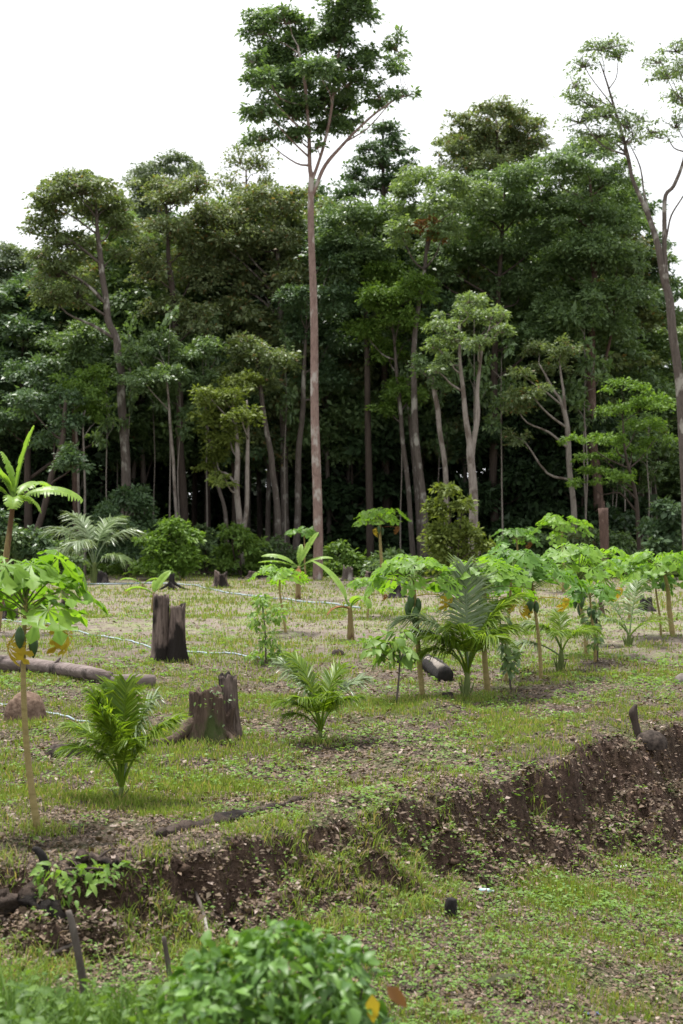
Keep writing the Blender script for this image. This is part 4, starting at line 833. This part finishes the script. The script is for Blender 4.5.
def mound(name, label, cat, px, r, h, mat, seed, squash=.85, part='mound_body'):
    b = G(*px); n, k = 30, 12; th = np.arange(n) * 2 * math.pi / n; V = []
    for i in range(k):
        t = i / (k - 1); a = t * math.pi / 2; V.append(np.stack([np.cos(th) * r * math.cos(a) * (1 + .25 * fbm(np.cos(th) * 1.6 + seed, np.sin(th) * 1.6 + t * 2, seed)), np.sin(th) * squash * r * math.cos(a) * (1 + .2 * fbm(np.cos(th) + seed, np.sin(th) * 2 + t, seed + 1)), h * math.sin(a) * (1 + .3 * fbm(np.cos(th) * 1.2 * math.cos(a) + seed, np.sin(th) * 1.2 * math.cos(a), seed + 2)) - .04 * (i == 0)], -1))
    mb = MB(); i = np.arange(k - 1)[:, None] * n; j = np.arange(n)[None]; j2 = (j + 1) % n
    mb.add(np.concatenate(V), np.stack([i + j, i + j2, i + n + j2, i + n + j], -1).reshape(-1, 4)); o = mb.build(name, mat, smooth=True); o.location = b; tag(o, label, cat)
EARTH = plain('termite_earth', (.09, .058, .042), (.2, .14, .105), .95, .1, 14, .9)
DARKROCK = plain('dark_lump', (.02, .016, .014), (.07, .055, .046), .95, .1, 20, .8)
ROCK = plain('weathered_rock', (.12, .1, .09), (.24, .21, .19), .9, .2, 9, .8)
mound('earth_mound', 'rounded brown earth mound beside the fallen log', 'earth mound', (25, 718), .25, .34, EARTH, 3)
mound('dark_lump', 'low dark clump in front of the earth mound', 'charred wood', (68, 756), .24, .13, DARKROCK, 5, .6)  # dark spot built as a low rounded clump
mound('dark_lump', 'fist sized black lump at the foot of the largest coconut palm', 'charred wood', (447, 699), .1, .1, DARKROCK, 6)
mound('rock', 'grey brown rock where the bank meets the edge of the picture', 'rock', (682, 683), .13, .14, ROCK, 7)
mound('rock', 'dark mossy rock on top of the bank beside the upright stick', 'rock', (651, 744), .18, .15, DARKROCK, 8)
mound('rock', 'flat dark rock in the grass right of the largest coconut palm', 'rock', (566, 694), .13, .06, DARKROCK, 9)
mound('dark_lump', 'small dark lump lying below the young banana', 'charred wood', (338, 656), .12, .13, DARKROCK, 10)
def stick(label, pts, rad, mat, name='stick', d=None, cat='stick'):
    b = G(*pts[0]); P3 = [b - [0, 0, .05]] + [P(px, py, b[1] + (d or 0) * (i + 1)) for i, (px, py) in enumerate(pts[1:])]
    mb = MB(); full = spline(P3, 4); tube(mb, full, np.interp(np.linspace(0, 1, len(full)), np.linspace(0, 1, len(rad)), rad), 8, .25); o = mb.build(name, BARK[mat], origin=b); o.location = b; tag(o, label, cat)
stick('upright crooked dark stick on top of the bank', [(638, 736), (635, 722), (633, 712), (636, 704)], [.045, .04, .05, .015], 'dark')
stick('broken brown stake standing in the near undergrowth', [(88, 1010), (82, 970), (74, 930), (69, 910)], [.022, .022, .02, .016], 'grey')
stick('thin bleached stake upright between bush and bank', [(172, 985), (168, 960), (164, 936)], [.016, .015, .012], 'grey')
stick('short dark burnt peg standing in the low grass', [(451, 917), (451, 905), (452, 898)], [.045, .045, .035], 'char')
stick('curved black root hooking up out of the gully', [(48, 872), (44, 858), (38, 850), (33, 848)], [.035, .03, .025, .012], 'char', 'root')
log('stick', 'pale brown stick lying flat at the foot of the near bank', 'stick', [(32, 968), (52, 958), (72, 949)], [.015, .016, .012], 'grey', 12)
log('stick', 'thin brown branch hanging down the near bank face', 'stick', [(196, 905), (204, 925), (208, 940)], [.012, .012, .008], 'grey', 13)

# irrigation hoses
HOSE = plain('hose_plastic', (.21, .26, .29), (.33, .39, .43), .5, .4, 3)
def hose(label, pts, r=.022):
    p = np.array([G(*q) for q in pts]); f = spline(p, 14); f[:, 1] += .08 * fbm(f[:, 0] * .8, f[:, 1] * .3, 55); f[:, 2] = terrain(f[:, 0], f[:, 1]) + r * .9
    b = f[0].copy(); mb = MB(); tube(mb, f, r, 6); o = mb.build('irrigation_hose', HOSE, origin=b); o.location = b; tag(o, label, 'hose')
hose('long pale hose crossing the clearing behind the double stump', [(-20, 618), (30, 624), (80, 632), (120, 640), (150, 648), (200, 653), (262, 660)], .018)
hose('pale hose running past the mid clearing banana plant', [(196, 586), (225, 593), (262, 598), (300, 602), (360, 609)], .026)
hose('far pale hose beside the charred stump', [(60, 584), (100, 585), (150, 584), (200, 586)], .03)
hose('short piece of blue grey hose behind the young palm', [(-15, 704), (15, 707), (50, 714), (75, 721), (95, 724)], .014)

# ------------------------------------------------------------------ litter of the place
def crumple(name, label, cat, px, s, mat, seed, flat=.5):
    b = G(*px); rng = np.random.default_rng(seed); n = 9; g = np.linspace(-1, 1, n); X, Y = np.meshgrid(g, g); X = X + rng.normal(size=X.shape) * .12; Y = Y + rng.normal(size=X.shape) * .12
    Z = np.abs(fbm(X * 2.2 + seed, Y * 2.2, seed)) * 1.2 * flat + .1; i = (np.arange(n - 1)[:, None] * n + np.arange(n - 1)[None]).ravel()
    mb = MB(); mb.add(np.stack([X * s, Y * s * .8, Z * s], -1), np.stack([i, i + 1, i + n + 1, i + n], -1)); o = mb.build(name, mat, smooth=False); o.location = b; tag(o, label, cat)
WHITE = plain('white_plastic', (.55, .56, .57), (.72, .73, .74), .4, .4, 8)
crumple('plastic_scrap', 'crumpled white plastic scrap lying below the bank', 'plastic scrap', (622, 868), .085, WHITE, 1)
crumple('plastic_scrap', 'dark blue plastic scrap in the nearest grass', 'plastic scrap', (592, 1016), .045, plain('blue_plastic', (.04, .05, .12), (.08, .1, .2), .4, .4), 2)
crumple('fallen_leaf', 'pale grey curled leaf in front of the low dark clump', 'leaf', (25, 751), .05, plain('pale_leaf', (.4, .38, .36), (.55, .53, .5), .8, .2), 3)
b = G(479, 893); root = empty('plastic_bottle', b, 'small pale blue plastic bottle lying in the low grass', 'bottle')
mb = MB(); ax = nrm(np.array([.8, -.5, .1])); q = .62 * np.array([0, .01, .09, .1, .14, .15, .17, .19]); tube(mb, b + np.array([0, 0, .02]) + q[:, None] * ax, .62 * np.array([.02, .03, .03, .027, .03, .026, .013, .012]), 14); mb.build('bottle_body', plain('blue_bottle', (.3, .45, .58), (.42, .56, .66), .25, .5), root, origin=b)
mb = MB(); tube(mb, b + [0, 0, .02] + .62 * np.array([.19, .21])[:, None] * ax, [.009, .009], 12); mb.build('cap', WHITE, root, origin=b)
b = G(505, 990); mb = MB(); f = spline([b + [-.16, -.02, .03], b + [-.05, .05, .05], b + [.12, .16, .04]], 5); w = np.array([.015, .025, .03, .033, .033, .03, .028, .026, .022, .016, .006])[:, None] * np.array([.3, -.3, .9])
mb.add(np.concatenate([f - w * .3, f + w]), [[i, i + 1, i + 12, i + 11] for i in range(10)]); o = mb.build('palm_sheath', plain('dry_sheath', (.34, .33, .22), (.46, .46, .33), .7, .3), origin=b); o.location = b; tag(o, 'dry pale palm sheath lying in the near grass', 'dead leaf')

# ------------------------------------------------------------------ foreground bush and undergrowth
rng = np.random.default_rng(42)
def bush(label, d, blobs, n, L, seed, leaf='bush', hole=None):
    rng = np.random.default_rng(seed); B = blobs_px(d, blobs, rng, 1.0, .12); cx = np.mean([q[0][0] for q in B]); b = np.array([cx, d, tz(cx, d)])
    root = empty('leafy_bush', b, label, 'bush'); tb = MB(); lb = MB()
    for c, r in B:
        for q in range(4):
            e = c + nrm(rng.normal(size=3)) * r * .8; tube(tb, spline([b + rng.normal(size=3) * [.08, .08, 0], (b + e) / 2 + rng.normal(size=3) * .06, e], 3), np.linspace(.012, .004, 7), 5, .1, cap=False)
        m = n; u = nrm(rng.normal(size=(m, 3))); u[:, 2] = np.where(u[:, 2] < -.3, -u[:, 2], u[:, 2]); pos = c + u * r * (.55 + .5 * rng.random((m, 1)))
        dd = nrm(u * [1, 1, .2] + rng.normal(size=(m, 3)) * .5 + [0, 0, -.35]); up = nrm(u * .7 + [0, 0, .7] + rng.normal(size=(m, 3)) * .6); ll = L * rng.uniform(.35, 1.35, m)
        leaf_six(lb, pos, dd, up, ll, ll * rng.uniform(.34, .66, m), rng.uniform(.1, .5))
    tb.build('stems', BARK['dark'], root, origin=b); lb.build('crown', LEAF[leaf], root, smooth=False, origin=b); return root, b
fb, fbb = bush('large leafy bush closest to the camera at the bottom of the picture', 5.7, [(225, 972, 40, 24), (285, 958, 40, 28), (335, 978, 40, 30), (250, 1005, 60, 35), (320, 1015, 55, 35), (285, 1050, 90, 50), (350, 1050, 60, 40), (205, 1000, 40, 30)], 250, .07, 701)
for (px, py, dx, m, lab) in ((372, 993, .0, 'yellowdead', 'yellow withered leaf'), (386, 985, .05, 'dead', 'pinkish brown withered leaf')):
    mb = MB(); p = P(px, py, 5.5); leaf_six(mb, p[None], np.array([[.4 if dx else .05, -.1, -.35 if dx else -1.]]), np.array([[0, -1., .5]]), [.12], [.055]); o = mb.build('dead_leaf', LEAF[m], fb, smooth=False, origin=fbb); o['label'] = lab
bush('low dark leafy weed clump hanging in the gully of the near bank', 9.6, [(60, 872, 26, 14), (88, 880, 20, 16), (60, 895, 26, 14), (112, 868, 16, 10)], 75, .075, 702, 'weed')

def scatter(n, y0, y1, margin=.4, pw=1.0):
    y = y0 + (y1 - y0) * rng.random(n) ** pw; x = (rng.random(n) * 2 - 1) * (y * .243 + margin); return x, y
def patch(x, y): return fbm(x * .55, y * .55, 41) * .9 + fbm(x * 2.2, y * 2.2, 42) * .7
def grass_blades(mb, x, y, h, w, lean=.55):
    n = len(x); z = terrain(x, y) - .004; a = rng.random(n) * 6.283; b0 = np.stack([x, y, z], -1); side = np.stack([np.cos(a), np.sin(a), 0 * a], -1); a2 = rng.random(n) * 6.283
    ln = np.stack([np.cos(a2), np.sin(a2), 0 * a2], -1) * (lean * rng.random((n, 1))); tip = b0 + (ln + [0, 0, 1.]) * h[:, None]; mid = b0 + (ln * .35 + [0, 0, .6]) * h[:, None]; s = side * w[:, None] * .5
    V = np.stack([b0 - s * .7, b0 + s * .7, mid + s, mid - s, tip + s * .1, tip - s * .1], 1); bb = (np.arange(n) * 6)[:, None]
    mb.add(V.reshape(-1, 3), np.concatenate([bb + [[0, 1, 2, 3]], bb + [[3, 2, 4, 5]]]))
def tufts(x, y, per, spread): 
    k = len(x); X = np.repeat(x, per) + rng.normal(size=k * per) * spread; Y = np.repeat(y, per) + rng.normal(size=k * per) * spread; return X, Y
gm_ = MB()
for (n, y0, y1, per, sp, h0, h1, w, th) in ((24000, 7, 13, 7, .022, .015, .055, .006, .13), (20000, 12, 22, 8, .036, .02, .065, .008, .12), (9000, 21, 36, 7, .08, .025, .08, .014, .02), (8500, 34, 62, 6, .14, .03, .11, .025, .03)):
    x, y = scatter(n, y0, y1); e = edge(x); tt = e - y
    keep = (patch(x, y) > th + rng.normal(size=n) * .2) & ~((tt > .0) & (tt < 1.0) & (rng.random(n) < .5 + .45 * (x > 1.2))); x, y = x[keep], y[keep]
    X, Y = tufts(x, y, per, sp); h = rng.uniform(h0, h1, len(X)) * rng.choice([1, 1, 1, 1.5], len(X)); grass_blades(gm_, X, Y, h, np.full(len(X), w) * rng.uniform(.6, 1.4, len(X)))
# longer grass hanging over the lip of the bank and round stump and palm feet
x = rng.uniform(-3.5, 5, 4200); y = edge(x) - rng.uniform(-.25, 1.5, 4200); k = fbm(x * 1.6, y * 1.6, 77) > .05 + .5 * sm((x - .8) / 1.5); X, Y = tufts(x[k], y[k], 9, .04); grass_blades(gm_, X, Y, rng.uniform(.03, .12, len(X)), rng.uniform(.004, .009, len(X)), 1.2)
for (px, py, s, n) in ((212, 744, .3, 500), (120, 802, .15, 300), (319, 743, .15, 300), (38, 832, .14, 400), (466, 700, .25, 500), (168, 662, .25, 300), (396, 705, .2, 400), (423, 700, .2, 300), (487, 695, .2, 300), (560, 674, .25, 300), (587, 658, .25, 300)):
    b = G(px, py); X = b[0] + rng.normal(size=n) * s; Y = b[1] + rng.normal(size=n) * s * .7; grass_blades(gm_, X, Y, rng.uniform(.025, .10, n), rng.uniform(.004, .01, n), .9)
tag(gm_.build('grass', LEAF['grass'], smooth=False), 'short yellow green grass growing in patches over the clearing', kind='stuff')
# low growth along the foot of the forest
em = MB(); n = 5200; y = 57.5 + 12 * rng.random(n) ** 1.4; x = (rng.random(n) * 2 - 1) * (y * .243 + 2); k = (fbm(x * .35, y * .35, 91) > -.12) & (y > 59.5 + 1.6 * fbm(x * .4, x * 0, 92)); x, y = x[k], y[k]
X, Y = tufts(x, y, 22, .22); m = len(X); hm = .25 + .75 * np.clip(fbm(X * .5, Y * .5, 93) + .45, 0, 1); c = np.stack([X, Y, terrain(X, Y) + hm * rng.random(m)], -1); a = rng.random(m) * 6.28; ll = rng.uniform(.09, .24, m)
leaf_quads(em, c, np.stack([np.cos(a), np.sin(a), rng.uniform(-.5, .5, m)], -1), nrm(np.array([0, -.1, 1.]) + rng.normal(size=(m, 3)) * .5), ll, ll * .45)
tag(em.build('forest_edge_weeds', LEAF['shrub'], smooth=False), 'low leafy growth along the foot of the forest', kind='stuff')
# small broad leaved weeds
wm = MB()
for (n, y0, y1, L) in ((5000, 6.5, 12, .03), (6000, 11.5, 21, .04), (5000, 20, 40, .07)):
    x, y = scatter(n, y0, y1); tt = edge(x) - y; k = patch(x + 7, y + 3) + .35 * (tt > .5) + .3 * (tt > 0) * (tt < 1.1) * (x < 3.6) > .12 + rng.normal(size=n) * .12; x, y = x[k], y[k]; X, Y = tufts(x, y, 5, .03); m = len(X)
    c = np.stack([X, Y, terrain(X, Y) + rng.uniform(.005, .06, m)], -1); a = rng.random(m) * 6.28; d = np.stack([np.cos(a), np.sin(a), rng.uniform(-.2, .5, m)], -1); ll = L * rng.uniform(.6, 1.5, m)
    leaf_quads(wm, c, d, nrm(np.array([0, 0, 1.]) + rng.normal(size=(m, 3)) * .3), ll, ll * .55)
tag(wm.build('ground_weeds', LEAF['weed'], smooth=False), 'small broad leaved weeds scattered over the ground', kind='stuff')
# tall blurred undergrowth in front
um = MB(); n = 760; y = rng.uniform(6.2, 8.0, n); x = (rng.uniform(-30, 400, n) - CX) * y / F; k = (y < 7.4) | (rng.random(n) < .5); x, y = x[k], y[k]
hmax = np.interp(CX + x * F / y, [0, 60, 180, 400], [.66, .5, .66, .3]) * np.interp(y, [6.2, 7.2, 8], [1, .75, .35])
X, Y = tufts(x, y, 7, .05); H = np.repeat(hmax, 7) * rng.uniform(.4, 1.15, len(X)); grass_blades(um, X, Y, H, rng.uniform(.005, .016, len(X)), .8)
m = 2300; idx = rng.integers(0, len(x), m); c = np.stack([x[idx] + rng.normal(size=m) * .06, y[idx] + rng.normal(size=m) * .06, 0 * y[idx]], -1); c[:, 2] = terrain(c[:, 0], c[:, 1]) + hmax[idx] * rng.random(m) ** .7
a = rng.random(m) * 6.28; ll = rng.uniform(.04, .11, m); leaf_six(um, c, np.stack([np.cos(a), np.sin(a), rng.uniform(-.5, .3, m)], -1), nrm(np.array([0, 0, 1.]) + rng.normal(size=(m, 3)) * .4), ll, ll * .5)
tag(um.build('undergrowth', LEAF['under'], smooth=False), 'tangled green undergrowth of weeds and long grass in front of the bank', kind='stuff')
# crumbled earth on and under the bank
cm = MB(); n = 3200; x = rng.uniform(-3, 5.2, n); w_ = np.interp(x, [-2, 0, 2, 4], [.6, .95, 1.4, 1.5]); y = edge(x) - w_ * np.clip(rng.beta(1.3, 1.5, n) * 1.25, 0, 1.3); rr = .009 + .018 * rng.random(n) ** 2 + .03 * (rng.random(n) > .985)
c = np.stack([x, y, terrain(x, y) + rr * .2], -1); o6 = np.array([[1, 0, 0], [0, 1, 0], [-1, 0, 0], [0, -1, 0], [0, 0, .8], [0, 0, -.8]]); V = c[:, None] + o6[None] * rr[:, None, None] * rng.uniform(.6, 1.5, (n, 6, 1)) + rng.normal(size=(n, 6, 3)) * rr[:, None, None] * .2
fo = np.array([[0, 1, 4], [1, 2, 4], [2, 3, 4], [3, 0, 4], [1, 0, 5], [2, 1, 5], [3, 2, 5], [0, 3, 5]]); cm.add(V.reshape(-1, 3), (fo[None] + (np.arange(n) * 6)[:, None, None]).reshape(-1, 3))
tag(cm.build('earth_clods', plain('bank_earth', (.03, .02, .014), (.09, .06, .044), .95, .1, 30, .6), smooth=False), 'crumbled brown earth on the face of the bank', kind='stuff')
# leaf litter
lm = MB()
for (n, y0, y1, L) in ((75000, 6.5, 13, .032), (75000, 12, 24, .04), (26000, 23, 58, .06)):
    x, y = scatter(n, y0, y1); tt = edge(x) - y; k = (patch(x, y) < .2 + rng.normal(size=n) * .3) | ((tt > 0) & (tt < 1)); x, y = x[k], y[k]; m = len(x)
    c = np.stack([x, y, terrain(x, y) + rng.uniform(.003, .02, m)], -1); a = rng.random(m) * 6.28; ll = L * np.minimum(rng.lognormal(-.1, .42, m), 2.1)
    leaf_quads(lm, c, np.stack([np.cos(a), np.sin(a), rng.normal(size=m) * .25], -1), nrm(np.array([0, 0, 1.]) + rng.normal(size=(m, 3)) * .4), ll, ll * rng.uniform(.35, .7, m))
n = 16000; x = rng.uniform(-3, 5.2, n); y = edge(x) - np.interp(x, [-2, 0, 2, 4], [.6, .95, 1.4, 1.5]) * rng.random(n) ** .8 * 1.2; c = np.stack([x, y, terrain(x, y) + rng.uniform(.003, .03, n)], -1); a = rng.random(n) * 6.28; ll = .036 * np.minimum(rng.lognormal(-.1, .45, n), 2.2)
leaf_quads(lm, c, np.stack([np.cos(a), np.sin(a), rng.normal(size=n) * .35], -1), nrm(np.array([0, -.4, 1.]) + rng.normal(size=(n, 3)) * .5), ll, ll * rng.uniform(.3, .65, n))
tag(lm.build('leaf_litter', LEAF['litter'], smooth=False), 'dry brown and pinkish fallen leaves strewn over the ground', kind='stuff')
